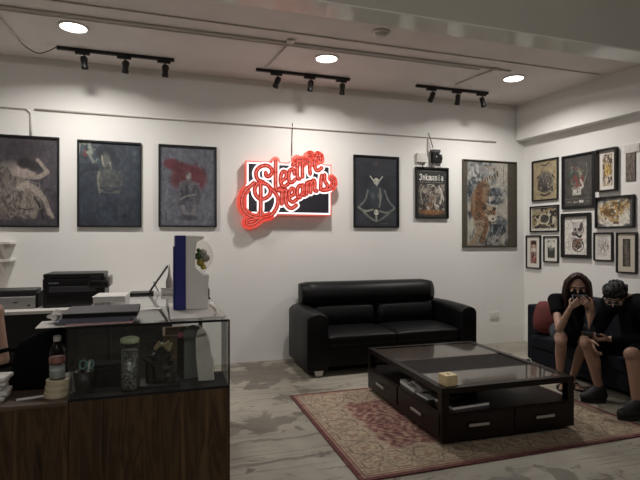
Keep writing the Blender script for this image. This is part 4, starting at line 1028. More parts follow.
def shoe(label_parent, heel, toe, m_, sole_m):
    h = V((heel[0], heel[1], 0)); tt = V((toe[0], toe[1], 0)); d = (tt-h).normalized(); s_ = V((-d.y, d.x, 0)); Lg = (tt-h).length
    zb = heel[2]
    m = MB()
    def P(a, b, z): return h+d*(a*Lg)+s_*b+V((0, 0, z+zb))
    m.capsule(P(.16, 0, .058), P(.5, 0, .058), .048, .050).capsule(P(.5, 0, .055), P(.85, .004, .048), .050, .042).capsule(P(.18, 0, .06), P(.25, 0, .125), .050, .050).capsule(P(.3, 0, .115), P(.6, 0, .075), .046, .044)
    u = flesh('shoe', m, m_, label_parent, .007, 3)
    sole = MB(); pr = []
    for i in range(20):
        a = 2*PI*i/20; x = .5+.5*math.cos(a); b = .052*math.sin(a)*(1-.12*math.cos(a*1)+.0); pr.append(P(x, b, 0))
    sole.prism([(p.x, p.y) for p in pr], zb, zb+.028, 'z'); obj('sole', sole, sole_m, u, .004)
    lc = MB()
    for k in range(4):
        a = .32+.08*k; z = .166-.023*k; lc.tube([P(a, -.028, z-.012), P(a+.01, 0, z), P(a, .028, z-.012)], .004, 6)
    obj('laces', lc, mat('lace_black', s255(34, 34, 36), .8), u)
BLK = mat('black_jersey', s255(11, 11, 13), .9, spec=.08, bump=.15, bscale=80)
BLK2 = mat('black_shorts', s255(17, 17, 19), .9, spec=.08, bump=.15, bscale=80)

# ---- the man, hunched over his phone at the near end of the couch
t = thing('person', 'person with short black hair, glasses and black mask hunched over a phone in black clothes', 'person', (4.2, 3.33, .44))
O = V((4.2, 3.33, .44))
def q(*p): return V(p)-O
b = MB()
pel, spine, chest, nk = q(4.27, 3.32, .54), q(4.26, 3.33, .70), q(4.13, 3.35, .86), q(4.03, 3.38, .955)
lsh, rsh = q(4.02, 3.17, .905), q(4.07, 3.58, .90)
lel, rel = q(3.96, 3.09, .645), q(3.93, 3.62, .64)
lwr, rwr = q(3.765, 3.33, .625), q(3.775, 3.52, .575)
lhp, rhp = q(4.2, 3.22, .52), q(4.2, 3.43, .52)
lkn, rkn = q(3.765, 3.115, .535), q(3.745, 3.55, .535)
lan, ran = q(3.795, 3.09, .11), q(3.87, 3.53, .11)
b.capsule(pel, spine, .135, .125).capsule(spine, chest, .13, .135).capsule(lsh, rsh, .075, .075).capsule(chest, nk, .12, .06)
hc = q(3.968, 3.448, .968)
b.capsule(nk, hc+V((.02, -.015, -.03)), .058, .052)
for sh, el, wr in ((lsh, lel, lwr), (rsh, rel, rwr)):
    b.capsule(sh, el, .052, .041).capsule(el, el.lerp(wr, .4), .042, .040).capsule(el.lerp(wr, .4), wr, .040, .026)
for hp, kn, an in ((lhp, lkn, lan), (rhp, rkn, ran)):
    b.capsule(hp, kn, .085, .060).ball(kn+V((-.012, 0, .004)), .058).capsule(kn, kn.lerp(an, .35)+V((.018, 0, 0)), .056, .060).capsule(kn.lerp(an, .35)+V((.018, 0, 0)), kn.lerp(an, .75), .060, .042).capsule(kn.lerp(an, .75), an, .042, .036).capsule(an, an+V((-.05, .005, -.03)), .036, .03)
fwd = V((-.84, -.46, -.40)); up = V((-.35, -.2, 1))
P, M = head(b, hc, fwd, up, 1.1)
hand(b, lwr, (-.75, .45, -.1), (-.2, .5, .8), 60, 1.08, side=-1)
hand(b, rwr, (-.25, -.45, -.75), (.55, -.6, .1), 38, 1.05, side=1)
flesh('body', b, SKIN, t, .004, 3)
# shirt, long loose sleeves
m = MB(); e_ = .016
m.capsule(pel+V((.01, 0, -.04)), spine, .165, .15).capsule(spine, chest, .155, .158).capsule(lsh, rsh, .098, .098).capsule(chest, nk+V((.02, 0, -.035)), .14, .085)
for sh, el, wr, f_ in ((lsh, lel, lwr, .86), (rsh, rel, rwr, .9)):
    m.capsule(sh, el, .08, .066).capsule(el, el.lerp(wr, f_), .064, .043)
m.capsule(chest+V((-.06, .0, -.04)), spine+V((-.16, .03, -.08)), .12, .11)
flesh('shirt', m, BLK, t, .011, 4)
m = MB()
m.capsule(lhp+V((.06, 0, .0)), rhp+V((.06, 0, 0)), .125, .125)
for hp, kn in ((lhp, lkn), (rhp, rkn)): m.capsule(hp, hp.lerp(kn, .80), .112, .092)
flesh('shorts', m, BLK2, t, .011, 4)
hm = MB(); hm.ball(P(0, -.022, .050), (.096, .118, .088), 20, 12, M.to_4x4()).ball(P(0, .03, .098), (.074, .066, .034), 16, 10, M.to_4x4()).ball(P(0, -.075, .0), (.07, .042, .07), 16, 10, M.to_4x4())
rr = random.Random(21)
for k in range(22):
    a = -1+2*(k+.5)/22; hm.capsule(P(.066*a, .05, .108-.018*a*a), P(.078*a+.008*(rr.random()-.5), .100-.034*a*a, .060+.016*rr.random()), .015, .005, 8)
for k in range(40):
    a = 2*PI*rr.random(); e = .35+1.0*rr.random(); d3 = (math.cos(a)*math.sin(e), math.sin(a)*math.sin(e), math.cos(e))
    c3_ = P(.086*d3[0], -.022+.104*d3[1], .056+.078*d3[2]); hm.capsule(c3_, c3_+(M @ V((d3[0]*.4+.3*(rr.random()-.5), d3[1]*.4+.7, d3[2]*.25-.1)))*.035, .017, .005, 8)
for qq in (-1, 1): hm.capsule(P(.082*qq, .0, .05), P(.08*qq, .02, .005), .014, .006)
flesh('hair', hm, HAIRB, t, .006, 1)
mask_part(P, M, 1.1, t); eyes(P, t, 1.1)
g = MB()
for qq in (-1, 1):
    cx = .034*qq; pts = [P(cx+.027*math.cos(a), .098-.2*abs(cx+.027*math.cos(a))**1.5*3, .004+.02*math.sin(a)) for a in [2*PI*k/16 for k in range(16)]]
    g.tube(pts, .0028, 6, True); g.tube([P(.06*qq, .088, .008), P(.078*qq, .03, .01), P(.08*qq, -.02, .002)], .0025, 6)
g.tube([P(-.009, .1, .006), P(0, .103, .01), P(.009, .1, .006)], .0025, 6)
gl = obj('glasses', g, mat('glasses_metal', s255(150, 146, 140), .25, metal=.8), t)
ln = MB()
for qq in (-1, 1):
    cx = .034*qq; ln.add([P(cx+.026*math.cos(a), .0965-.2*abs(cx+.026*math.cos(a))**1.5*3, .004+.019*math.sin(a)) for a in [2*PI*k/16 for k in range(16)]], [tuple(range(16))])
obj('lens', ln, glass('spectacle_glass', (.95, .97, 1)), gl)
SO = mat('shoe_sole', s255(24, 24, 25), .7)
for hl, to in (((3.86, 3.085), (3.595, 3.105)), ((3.93, 3.515), (3.69, 3.575))):
    zfl = .0105 if to[0] < 3.66 else .0015
    shoe(t, V((hl[0], hl[1], zfl))-O, V((to[0], to[1], zfl))-O, mat('shoe_black', s255(18, 18, 19), .7), SO)
# sock cuffs
for an in (lan, ran): obj('sock', MB().cone(an+V((0, 0, -.01)), an+V((0, 0, .035)), .042, .041, 16), mat('sock_dark', s255(30, 30, 32), .9), t)
def phone(label, loc, xdir, ydir, w_, h_, m_, back=None):
    """screen faces xdir x ydir"""
    x = V(xdir).normalized(); n = x.cross(V(ydir)).normalized(); y = n.cross(x)
    Mx = Matrix((x, y, n)).transposed().to_4x4()
    t = thing('smartphone', label, 'phone', loc); t.rotation_euler = Mx.to_euler()
    obj('case', MB().box(-w_/2, w_/2, -h_/2, h_/2, -.006, .004), m_, t, .004)
    obj('screen', MB().box(-w_/2+.004, w_/2-.004, -h_/2+.004, h_/2-.004, .004, .0048), mat('phone_screen', s255(20, 22, 26), .1, emit=s255(150, 160, 180), estr=.25), t)
    if back: obj('back_plate', MB().box(-w_/2+.003, w_/2-.003, -h_/2+.003, h_/2-.003, -.0068, -.006), back, t)
    cam_ = obj('camera_bump', MB().box(w_/2-.035, w_/2-.008, h_/2-.035, h_/2-.008, -.009, -.006), BLACK, t, .002)
phone('dark smartphone held low by the person in glasses', (3.655, 3.425, .652), (-.6, .8, .1), (-.55, -.45, .5), .15, .074, mat('phone_case_dark', s255(30, 30, 34), .3))

# ---- the woman beside him, phone held up in both hands
t = thing('person', 'person with long brown hair and black mask holding a phone up before the face', 'person', (4.15, 4.15, .44))
O = V((4.15, 4.15, .44))
b = MB()
pel, spine, chest, nk = q(4.19, 4.19, .53), q(4.17, 4.17, .68), q(4.09, 4.09, .83), q(4.05, 4.045, .93)
rsh, lsh = q(3.92, 4.13, .872), q(4.215, 3.99, .872)
rel, lel = q(3.70, 3.84, .628), q(4.0, 3.73, .632)
rwr, lwr = q(3.70, 3.705, .855), q(3.895, 3.635, .855)
rhp, lhp = q(4.08, 4.22, .51), q(4.23, 4.09, .51)
rkn, lkn = q(3.76, 3.88, .50), q(3.97, 3.79, .50)
ran, lan = q(3.86, 4.0, .095), q(3.99, 3.97, .095)
b.capsule(pel, spine, .115, .10).capsule(spine, chest, .10, .108).capsule(lsh, rsh, .055, .055).capsule(chest, nk, .09, .05)
hc = q(4.026, 3.94, 1.022)
b.capsule(nk, hc+V((.02, .02, -.04)), .046, .044)
for sh, el, wr in ((lsh, lel, lwr), (rsh, rel, rwr)):
    b.capsule(sh, el, .043, .035).capsule(el, el.lerp(wr, .4), .036, .034).capsule(el.lerp(wr, .4), wr, .034, .022)
for hp, kn, an in ((lhp, lkn, lan), (rhp, rkn, ran)):
    mid = kn.lerp(an, .33)+V((.02, .02, 0))
    b.capsule(hp, kn, .082, .055).ball(kn+V((-.008, -.01, .0)), .053).capsule(kn, mid, .050, .054).capsule(mid, kn.lerp(an, .78), .054, .034).capsule(kn.lerp(an, .78), an, .034, .030)
    d = V((-.55, -.8, 0)) if an is ran else V((-.3, -.9, 0)); d.normalize()
    b.capsule(an+V((0, 0, -.05)), an+d*.13+V((0, 0, -.068)), .03, .02).ball(an-d*.02+V((0, 0, -.055)), .028)
    sd = V((-d.y, d.x, 0))
    for k in range(5): b.capsule(an+d*.12+sd*(.022-.011*k)+V((0, 0, -.07)), an+d*(.165-.008*k if an is lan else .133+.008*k)+sd*(.025-.0125*k)+V((0, 0, -.073)), .0085, .0075, 8)
fwd = V((-.66, -.70, -.26)); up = V((-.2, -.24, 1))
P, M = head(b, hc, fwd, up, 1.06)
hand(b, rwr, (.66, -.22, .52), (.6, .7, .05), 34, .98, side=1)
hand(b, lwr, (-.66, .22, .52), (.6, .7, .05), 34, .98, side=-1)
flesh('body', b, SKIN2, t, .004, 3)
m = MB(); m.capsule(pel+V((0, 0, -.05)), spine, .14, .122).capsule(spine, chest, .122, .128).capsule(lsh.lerp(rsh, .14), rsh, .068, .072).capsule(chest, nk+V((0, .0, -.03)), .108, .062)
m.capsule(rsh, rsh.lerp(rel, .42), .066, .062).capsule(lsh.lerp(rsh, .12), lsh.lerp(rsh, .2)+V((0, 0, -.1)), .062, .06)
m.capsule(q(4.05, 4.04, .74), q(3.97, 3.93, .56), .10, .085)
flesh('top', m, BLK, t, .010, 4)
m = MB(); m.capsule(lhp+V((.03, .04, 0)), rhp+V((.03, .04, 0)), .108, .108)
for hp, kn in ((lhp, lkn), (rhp, rkn)): m.capsule(hp, hp.lerp(kn, .5), .1, .085)
flesh('shorts', m, mat('grey_denim', s255(44, 47, 54), .9, bump=.3, bscale=150), t, .010, 4)
hm = MB(); hm.ball(P(0, -.032, .046), (.094, .104, .092), 20, 12, M.to_4x4()).ball(P(0, -.055, -.06), (.096, .062, .13), 18, 12, M.to_4x4())
for qq in (-1, 1):
    for (o1, o2) in ((0, 0), (.012, -.03), (.02, -.06)):     # three long locks each side of a centre parting
        pts = [P(.012*qq, .045+o2, .128), P((.05+o1*.6)*qq, .058+o2, .104), P((.084+o1)*qq, .044+o2, .045), P((.096+o1)*qq, .03+o2, -.04), P((.100+o1)*qq, .028+o2, -.13), P((.094+o1)*qq, .045+o2, -.22)]
        rd_ = [.014, .015, .016, .018, .019, .010]
        for k in range(5): hm.capsule(pts[k], pts[k+1], rd_[k], rd_[k+1], 10)
flesh('hair', hm, HAIRW, t, .006, 1)
mask_part(P, M, 1.06, t); eyes(P, t, 1.05)
for an, dd in ((ran, V((-.55, -.8, 0)).normalized()), (lan, V((-.3, -.9, 0)).normalized())):
    s_ = V((-dd.y, dd.x, 0)); base = an+V((0, 0, -.0945)); pts = []
    for i in range(18):
        a = 2*PI*i/18; p_ = base+dd*(.06+.12*math.cos(a))+s_*(.042*math.sin(a)); pts.append((p_.x, p_.y))
    z0 = base.z+.001; sd = obj('sandal', MB().prism(pts, z0, z0+.012, 'z'), mat('sandal_black', s255(20, 20, 20), .6), t, .003)
    obj('strap', MB().tube(smooth_pts([base+dd*.09+s_*.04+V((0, 0, .012)), base+dd*.08+V((0, 0, .062)), base+dd*.09-s_*.04+V((0, 0, .012))], 5), .008, 8), mat('sandal_black', s255(20, 20, 20), .6), sd)
phone('smartphone with a pale edge held up in both hands before the masked face', (3.812, 3.698, .938), (-.94, .30, 0), (.12, .3, .95), .145, .074, mat('phone_case_pale', s255(176, 172, 172), .3, metal=.3), mat('phone_back_dark', s255(36, 33, 38), .4))

# ---- the person behind the counter (only an arm reaches into view)
t = thing('person', 'person behind the counter at the far left, only a bare arm in view', 'person', (-1.07, 3.25, .47))
O = V((-1.07, 3.25, .47)); b = MB()
pel, chest, nk = q(-1.09, 3.3, .56), q(-1.09, 3.24, .95), q(-1.09, 3.22, 1.13)
lsh, rsh = q(-.91, 3.2, 1.09), q(-1.27, 3.22, 1.09); lel, rel = q(-.858, 3.16, .83), q(-1.33, 3.12, .83); lwr, rwr = q(-.97, 2.93, .80), q(-1.25, 2.9, .8)
b.capsule(pel, chest, .13, .13).capsule(lsh, rsh, .06, .06).capsule(chest, nk, .11, .055); hc = q(-1.10, 3.17, 1.31); b.capsule(nk, hc, .05, .045)
for sh, el, wr in ((lsh, lel, lwr), (rsh, rel, rwr)): b.capsule(sh, el, .053, .043).capsule(el, wr, .043, .026)
P, M = head(b, hc, (0, -1, -.3), (0, -.25, 1)); hand(b, lwr, (-.4, -.9, -.1), (0, 0, -1), 35, 1, side=-1); hand(b, rwr, (.4, -.9, -.1), (0, 0, -1), 35, 1, side=1)
for sx in (-.1, .1):
    kn = q(-1.09+sx*1.3, 2.98, .56); b.capsule(pel+V((sx, 0, -.02)), kn, .085, .06).capsule(kn, q(-1.09+sx*1.3, 3.08, .1), .056, .04).capsule(q(-1.09+sx*1.3, 3.1, .06), q(-1.09+sx*1.3, 2.92, .04), .04, .034)
flesh('body', b, SKIN2, t, .007, 3)
m = MB(); m.capsule(pel, chest, .15, .148).capsule(lsh.lerp(rsh, .12), rsh.lerp(lsh, .12), .075, .075).capsule(chest, nk+V((0, 0, -.04)), .125, .07); flesh('vest', m, BLK, t, .012, 4)
hm = MB(); hm.ball(P(0, -.025, .045), (.084, .1, .085), 18, 12, M.to_4x4()).ball(P(0, -.07, -.03), (.066, .04, .08), 16, 10, M.to_4x4()); flesh('hair', hm, HAIRB, t, .008, 1)
m = MB(); m.capsule(pel+V((-.1, 0, -.02)), pel+V((.1, 0, -.02)), .12, .12)
for sx in (-.1, .1): m.capsule(pel+V((sx, 0, -.02)), q(-1.09+sx*1.3, 2.98, .56), .1, .075).capsule(q(-1.09+sx*1.3, 2.98, .56), q(-1.09+sx*1.3, 3.08, .12), .072, .055)
flesh('trousers', m, BLK2, t, .012, 4)
st = thing('stool', 'low black stool under the person behind the counter', 'stool', (-1.09, 3.33, 0))
obj('seat', MB().lathe([(.15, .36), (.17, .37), (.17, .41), (.15, .42)]), MATTE_BLACK, st)
for i in range(4):
    a = PI/4+i*PI/2; obj('leg', MB().cone((.17*math.cos(a), .17*math.sin(a), 0), (.11*math.cos(a), .11*math.sin(a), .37), .013, .013, 10), BLACKM, st)

# ================================================================== reception counter
CX0, CX1, CY0, CY1 = -.425, .335, 2.60, 2.90; CB_, CT = .735, 1.085
t = thing('display_counter', 'walnut counter with a glass display case on top, left foreground', 'counter', (0, 2.6, 0))
def cb(x0, x1, y0, y1, z0, z1): return MB().box(x0, x1, y0-2.6, y1-2.6, z0, z1)
obj('front_panel', cb(CX0, CX1, CY0, CY0+.02, 0, CB_-.012), WAL, t, .001)
obj('side_panel', cb(CX1-.02, CX1, CY0+.02, CY1, 0, CB_-.012), WAL, t, .001)
obj('side_panel', cb(CX0, CX0+.02, CY0+.02, CY1, 0, CB_-.012), WAL, t, .001)
obj('edge_strip', cb(CX1, CX1+.006, CY0-.002, CY0+.022, 0, CT-.006), BLACK, t)
obj('case_floor', cb(CX0, CX1, CY0, CY1, CB_-.012, CB_), mat('black_velvet', s255(20, 20, 21), .95), t)
obj('front_glass', cb(CX0, CX1, CY0, CY0+.005, CB_, CT-.008), GLASS, t)
obj('back_glass', cb(CX0, CX1, CY1-.005, CY1, CB_, CT-.008), GLASS, t)
obj('side_glass', cb(CX1-.005, CX1, CY0+.006, CY1-.006, CB_, CT-.008), GLASS, t)
obj('side_glass', cb(CX0, CX0+.005, CY0+.006, CY1-.006, CB_, CT-.008), GLASS, t)
obj('glass_top', cb(CX0, CX1, CY0-.004, 4.2, CT-.008, CT), glass('counter_glass', (.95, .97, .96), 1.65, .02), t)
m = cb(CX0, CX1+.004, CY0-.007, CY0+.001, CT-.012, CT-.001); obj('edge_trim', m, BLACK, t)
for x in (CX0+.03, CX1-.03): obj('leg', MB().box(x-.015, x+.015, 4.17-2.6-.015, 4.17-2.6+.015, 0, CT-.009), BLACKM, t)
obj('rear_rail', cb(CX0+.045, CX1-.045, 4.16, 4.18, CT-.04, CT-.009), BLACKM, t)

t = thing('desk', 'low walnut reception desk left of the glass display counter', 'desk', (-1.2, 2.6, 0))
def db(x0, x1, y0, y1, z0, z1): return MB().box(x0+1.2, x1+1.2, y0-2.6, y1-2.6, z0, z1)
obj('front_panel', db(-2.2, CX0-.002, 2.6, 2.62, 0, .708), WAL, t, .001)
obj('worktop', db(-2.2, CX0-.002, 2.596, 3.0, .708, .73), wood('walnut_top', s255(60, 46, 36), s255(112, 92, 74), .35, axis=0, scale=9), t, .002)
obj('side_panel', db(-2.2, -2.18, 2.62, 3.0, 0, .708), WAL, t); obj('side_panel', db(CX0-.024, CX0-.004, 2.62, 3.0, 0, .708), WAL, t)
DZ = .73
# on the low desk
TAPE = mat('cream_tape', s255(196, 184, 156), .6)
tapes = []
bx, by = on_z(57, 397, DZ).x, 2.70
for i in range(3):
    m = MB().lathe([(.030, 0), (.055, 0), (.056, .002), (.056, .026), (.055, .028), (.030, .028), (.030, .0)], n=28)
    m.f = m.f[:-2]; m.sm = m.sm[:-2]
    tp = solo('tape_roll', m, TAPE, ['cream tape roll lowest in the stack of three under the bottle', 'cream tape roll in the middle of the stack of three under the bottle', 'cream tape roll topmost in the stack, directly under the bottle'][i], 'tape roll', (bx+.004*(i-1), by+.003*i, DZ+.0285*i+.0005), 0, 'cream tape rolls')
zt2 = DZ+.086
t = thing('water_bottle', 'clear plastic bottle with a red label standing on cream tape rolls', 'bottle', (bx-.002, by, zt2))
PETG = glass('bottle_plastic', (.82, .84, .84), 1.35, .05)
obj('body', MB().lathe([(.030, 0), (.036, .006), (.036, .04), (.033, .05), (.036, .06), (.036, .135), (.030, .155), (.016, .178), (.014, .19)], n=24), PETG, t)
obj('paper_label', MB().lathe([(.0365, .078), (.0365, .108)], n=24), mat('label_red', s255(146, 98, 90), .6, var=.5, vscale=40), t)
obj('water', MB().lathe([(.029, .003), (.0345, .008), (.0345, .068)], n=24), mat('cloudy_water', s255(176, 180, 176), .3, var=.15), t)
obj('cap', MB().lathe([(.0165, .186), (.0175, .188), (.0175, .208), (.015, .212)], n=20), mat('cap_white', s255(190, 188, 182), .5), t)
# slumped black bag
bgx = on_y(39, 380, 2.9).x; m = MB(); vs = []; fs = []
prof = [(0, .0, .125, .055), (.04, .0, .135, .065), (.14, .005, .125, .06), (.22, .015, .115, .045), (.27, .03, .1, .03), (.295, .045, .08, .016)]
n = 20
for z, dx, rx, ry in prof:
    for i in range(n):
        a = 2*PI*i/n; c_, s_ = math.cos(a), math.sin(a); sg = lambda v: math.copysign(abs(v)**.55, v)
        zz = z+(.03*c_ if z > .2 else 0)*(z-.2)/.1+.004*math.sin(3*a+z*40)
        vs.append((dx+rx*sg(c_)+.004*math.sin(5*a+z*30), ry*sg(s_), zz if z > 0 else 0))
for j in range(len(prof)-1): fs += [(j*n+i, j*n+(i+1) % n, (j+1)*n+(i+1) % n, (j+1)*n+i) for i in range(n)]
fs += [tuple(range(n))[::-1], tuple(range((len(prof)-1)*n, len(prof)*n))]
m.add(vs, fs, True)
t = thing('bag', 'slumped black fabric bag standing on the low desk left of the bottle', 'bag', (bgx, 2.905, DZ), R(-3))
obj('body', m, MATTE_BLACK, t); obj('strap', MB().tube(smooth_pts([(-.11, -.0, .2), (-.16, -.0, .2), (-.24, -.0, .17), (-.3, 0, .12), (-.24, .03, .1), (-.13, .04, .12)], 5), .011, 8), MATTE_BLACK, t)
# papers
def crumple(label, loc, r, m_, name='crumpled_tissue', seed=1, fl=.7, cat='tissue'):
    mb = MB().ball((0, 0, 0), (r, r, r*fl), 22, 14); rr = random.Random(seed); ph = [rr.random()*6 for _ in range(8)]
    out = []
    for (x, y, z) in mb.v:
        k = 1+.16*math.sin(x/r*5+ph[0])+.14*math.sin(y/r*6+ph[1]+x/r*3)+.14*math.sin(z/r*7+ph[2]+y/r*4)+.05*math.sin(x/r*13+ph[3]); out.append((x*k, y*k, z*k))
    zmin = min(v[2] for v in out); mb.v = [(x, y, z-zmin) for x, y, z in out]
    for i in range(len(mb.sm)): mb.sm[i] = False
    return solo(name, mb, m_, label, cat, loc)
pp = on_z(4, 392, DZ)
for i in range(5):
    rr = random.Random(i); solo('paper_wad', MB().box(-.09, .09, -.06, .06, 0, .022), PAPER, ['white paper bundle at the bottom of the pile at the far left of the desk', 'second white paper bundle up in the pile at the far left', 'middle white paper bundle in the pile at the far left', 'second white paper bundle from the top of the pile at the far left', 'white paper bundle on top of the pile at the far left edge'][i], 'paper', (pp.x-.045+.012*math.sin(i*2.1), 2.74, DZ+.0235*i+.0005), R(6*math.sin(i*2.7)), 'white paper bundles', bevel=.007)
solo('paper_slip', MB().box(-.06, .06, -.012, .012, 0, .004), PAPER, 'thin white paper slip lying on the low desk in front of the black bag', 'paper', (on_z(35, 393, DZ).x, 2.70, DZ+.0005), R(14))

# inside the display case
GZ = CB_+.0005
def cp(px, py): return on_z(px, py, CB_)
c0 = cp(84, 392)
t = thing('pen_cup', 'black mesh pen cup holding scissors at the left end of the display case', 'cup', (c0.x, 2.70, GZ))
m = MB().lathe([(.036, 0), (.038, .002), (.046, .11), (.044, .11), (.036, .004)], n=24); m.f = m.f[:-1]; m.sm = m.sm[:-1]; obj('cup', m, BLACKM, t)
def scissors(label, loc, rz, hm_, tilt):
    t = thing('scissors', label, 'scissors', loc, rz); M = Matrix.Rotation(R(tilt), 4, 'Y')
    m = MB().box(-.006, .006, -.002, .0, 0, .11).box(-.006, .006, .0005, .002, 0, .11); m.v = [tuple(M @ V(v)) for v in m.v]; obj('blade', m, STEEL, t)
    for s in (-1, 1):
        m = MB().tube([(s*.017+.015*math.cos(a), 0, .135+.022*math.sin(a)) for a in [2*PI*k/14 for k in range(14)]], .0045, 6, True); m.v = [tuple(M @ V(v)) for v in m.v]; obj('handle', m, hm_, t)
scissors('scissors with pale teal handles standing in the black pen cup', (c0.x, 2.693, GZ+.006), R(10), mat('teal_plastic', s255(96, 140, 134), .4), 6)
scissors('scissors with black handles standing in the black pen cup', (c0.x-.01, 2.712, GZ+.006), R(-30), BLACK, -9)
solo('white_card', MB().box(-.028, .028, -.002, .002, 0, .10), PAPER, 'white card standing left of the pen cup in the display case', 'card', (c0.x-.062, 2.73, GZ), R(20))
solo('marker_pen', MB().cone((0, 0, 0), (.02, .0, .15), .007, .007, 10), mat('marker_white', s255(186, 184, 178), .4), 'white marker pen leaning in the black pen cup', 'pen', (c0.x+.008, 2.70, GZ+.006))
t = thing('black_box', 'long low black box behind the pen cup in the display case', 'box', (c0.x+.11, 2.80, GZ)); obj('body', MB().box(-.13, .13, -.05, .05, 0, .10), MATTE_BLACK, t, .006); obj('lid', MB().box(-.133, .133, -.053, .053, .101, .12), MATTE_BLACK, t, .004)
c1 = cp(130, 389)
def glitter_mat():
    m = bpy.data.materials.new('silver_glitter'); m.use_nodes = True; nt = m.node_tree; b_ = nt.nodes['Principled BSDF']
    tc = nt.nodes.new('ShaderNodeTexCoord'); vo = nt.nodes.new('ShaderNodeTexVoronoi'); vo.inputs['Scale'].default_value = 170; nt.links.new(tc.outputs['Object'], vo.inputs['Vector'])
    r = nt.nodes.new('ShaderNodeValToRGB'); r.color_ramp.elements[0].position = .45; r.color_ramp.elements[1].position = .75
    r.color_ramp.elements[0].color = (*s255(86, 86, 86), 1); r.color_ramp.elements[1].color = (*s255(190, 188, 182), 1)
    nt.links.new(vo.outputs['Color'], r.inputs['Fac']); nt.links.new(r.outputs['Color'], b_.inputs['Base Color']); b_.inputs['Roughness'].default_value = .35; b_.inputs['Metallic'].default_value = .5; return m
t = thing('glitter_bottle', 'tall glass bottle filled with silver glitter in the display case', 'bottle', (c1.x, 2.685, GZ))
obj('filling', MB().lathe([(.040, .004), (.042, .01), (.042, .20)], n=24), glitter_mat(), t)
obj('glass', MB().lathe([(.044, 0), (.046, .004), (.046, .235), (.043, .24)], n=24), PETG, t)
lid_ = obj('stopper', MB().lathe([(.043, .24), (.046, .243), (.046, .262), (.03, .27)], n=24), mat('pale_green', s255(176, 186, 150), .5, var=.3, vscale=30), t)
c2 = cp(160, 387)
t = thing('figurine', 'dark gnarled figurine with a pale crown on a black base in the display case', 'figurine', (c2.x, 2.72, GZ))
obj('base', MB().box(-.1, .1, -.065, .065, 0, .02), BLACK, t, .004)
m = MB(); rr = random.Random(12)
m.capsule((-.04, .01, .02), (-.05, .01, .12), .035, .022).capsule((.05, 0, .02), (.06, 0, .1), .03, .02).capsule((0, 0, .02), (.0, 0, .14), .045, .04).capsule((0, 0, .14), (.012, -.005, .2), .036, .028)
for k in range(14):
    a = rr.random()*2*PI; z = .03+.14*rr.random(); m.capsule((.035*math.cos(a), .03*math.sin(a), z), (.082*math.cos(a+.4), .052*math.sin(a+.4), z+.03*rr.random()), .017, .009, 10)
flesh('body', m, mat('dark_resin', s255(20, 19, 18), .35, var=.3, vscale=40), t, .005, 2)
m = MB()
for k in range(5): m.capsule((-.02+.016*k, -.02, .20+.016*math.sin(k)), (-.005+.016*k, -.03, .225+.01*math.cos(k*2)), .013, .006, 10)
flesh('crown', m, mat('old_ivory', s255(150, 136, 104), .5), t, .004, 1)
c3 = cp(193, 383)
m = MB(); m.prism([(-.05, 0), (.05, 0), (.05, .255), (.035, .285), (.0, .295), (-.035, .285), (-.05, .255)], -.008, .008, 'y')
solo('slate_slab', m, mat('grey_slate', s255(104, 106, 104), .6, var=.1), 'grey arched slab standing upright behind the pale plaque in the display case', 'slab', (c3.x+.005, 2.80, GZ), R(12), bevel=.004)
c4 = cp(208, 385)
m = MB(); rr = random.Random(3); outl = []
for (x, z) in ((-.035, 0), (.045, 0), (.042, .04), (.05, .08), (.036, .12), (.034, .16), (.02, .2), (.0, .222), (-.022, .21), (-.036, .18), (-.04, .1)): outl.append((x*1.05, z*1.3))
m.prism(outl, -.012, .012, 'y')
o = solo('stone_plaque', m, mat('pale_stone', s255(214, 212, 203), .7, bump=.3, bscale=40, var=.12), 'pale carved stone plaque leaning at the right end of the display case', 'plaque', (c4.x-.005, 2.73, GZ), R(-20), bevel=.004); o.rotation_euler = (R(-4), R(-5), R(-20))
c5 = cp(181, 372)
t = thing('perfume_bottle', 'small pink bottle on a shelf stand at the back of the display case', 'bottle', (on_y(181, 333, 2.84).x, 2.84, on_y(181, 334, 2.84).z-.02))
obj('body', MB().lathe([(.012, 0), (.018, .006), (.018, .026), (.007, .034)], n=16), mat('pink_glass', s255(190, 110, 118), .2), t); obj('cap', MB().lathe([(.007, .034), (.007, .05)], n=12), mat('cap_dark', s255(40, 34, 36), .4), t)
zb_ = on_y(181, 334, 2.84).z-.021
solo('riser', MB().box(-.02, .02, -.02, .02, 0, zb_-GZ), BLACK, 'tall black riser block carrying the small pink bottle in the display case', 'stand', (on_y(181, 333, 2.84).x, 2.84, GZ), bevel=.003)

t = thing('crate', 'brown plank crate on the floor seen through the right part of the display case', 'crate', (.125, 3.2, 0))
PLK = wood('old_plank', s255(84, 64, 48), s255(134, 108, 84), .7, axis=0, scale=12)
for k_ in range(8):
    for y_ in (-.15, .15): obj('plank', MB().box(-.12, .12, y_-.008, y_+.008, .012+.116*k_, .12+.116*k_), PLK, t, .002)
for x_ in (-.112, .112): obj('side_panel', MB().box(x_-.008, x_+.008, -.14, .14, .012, .93), PLK, t)
obj('crate_floor', MB().box(-.103, .103, -.14, .14, .0, .012), PLK, t)
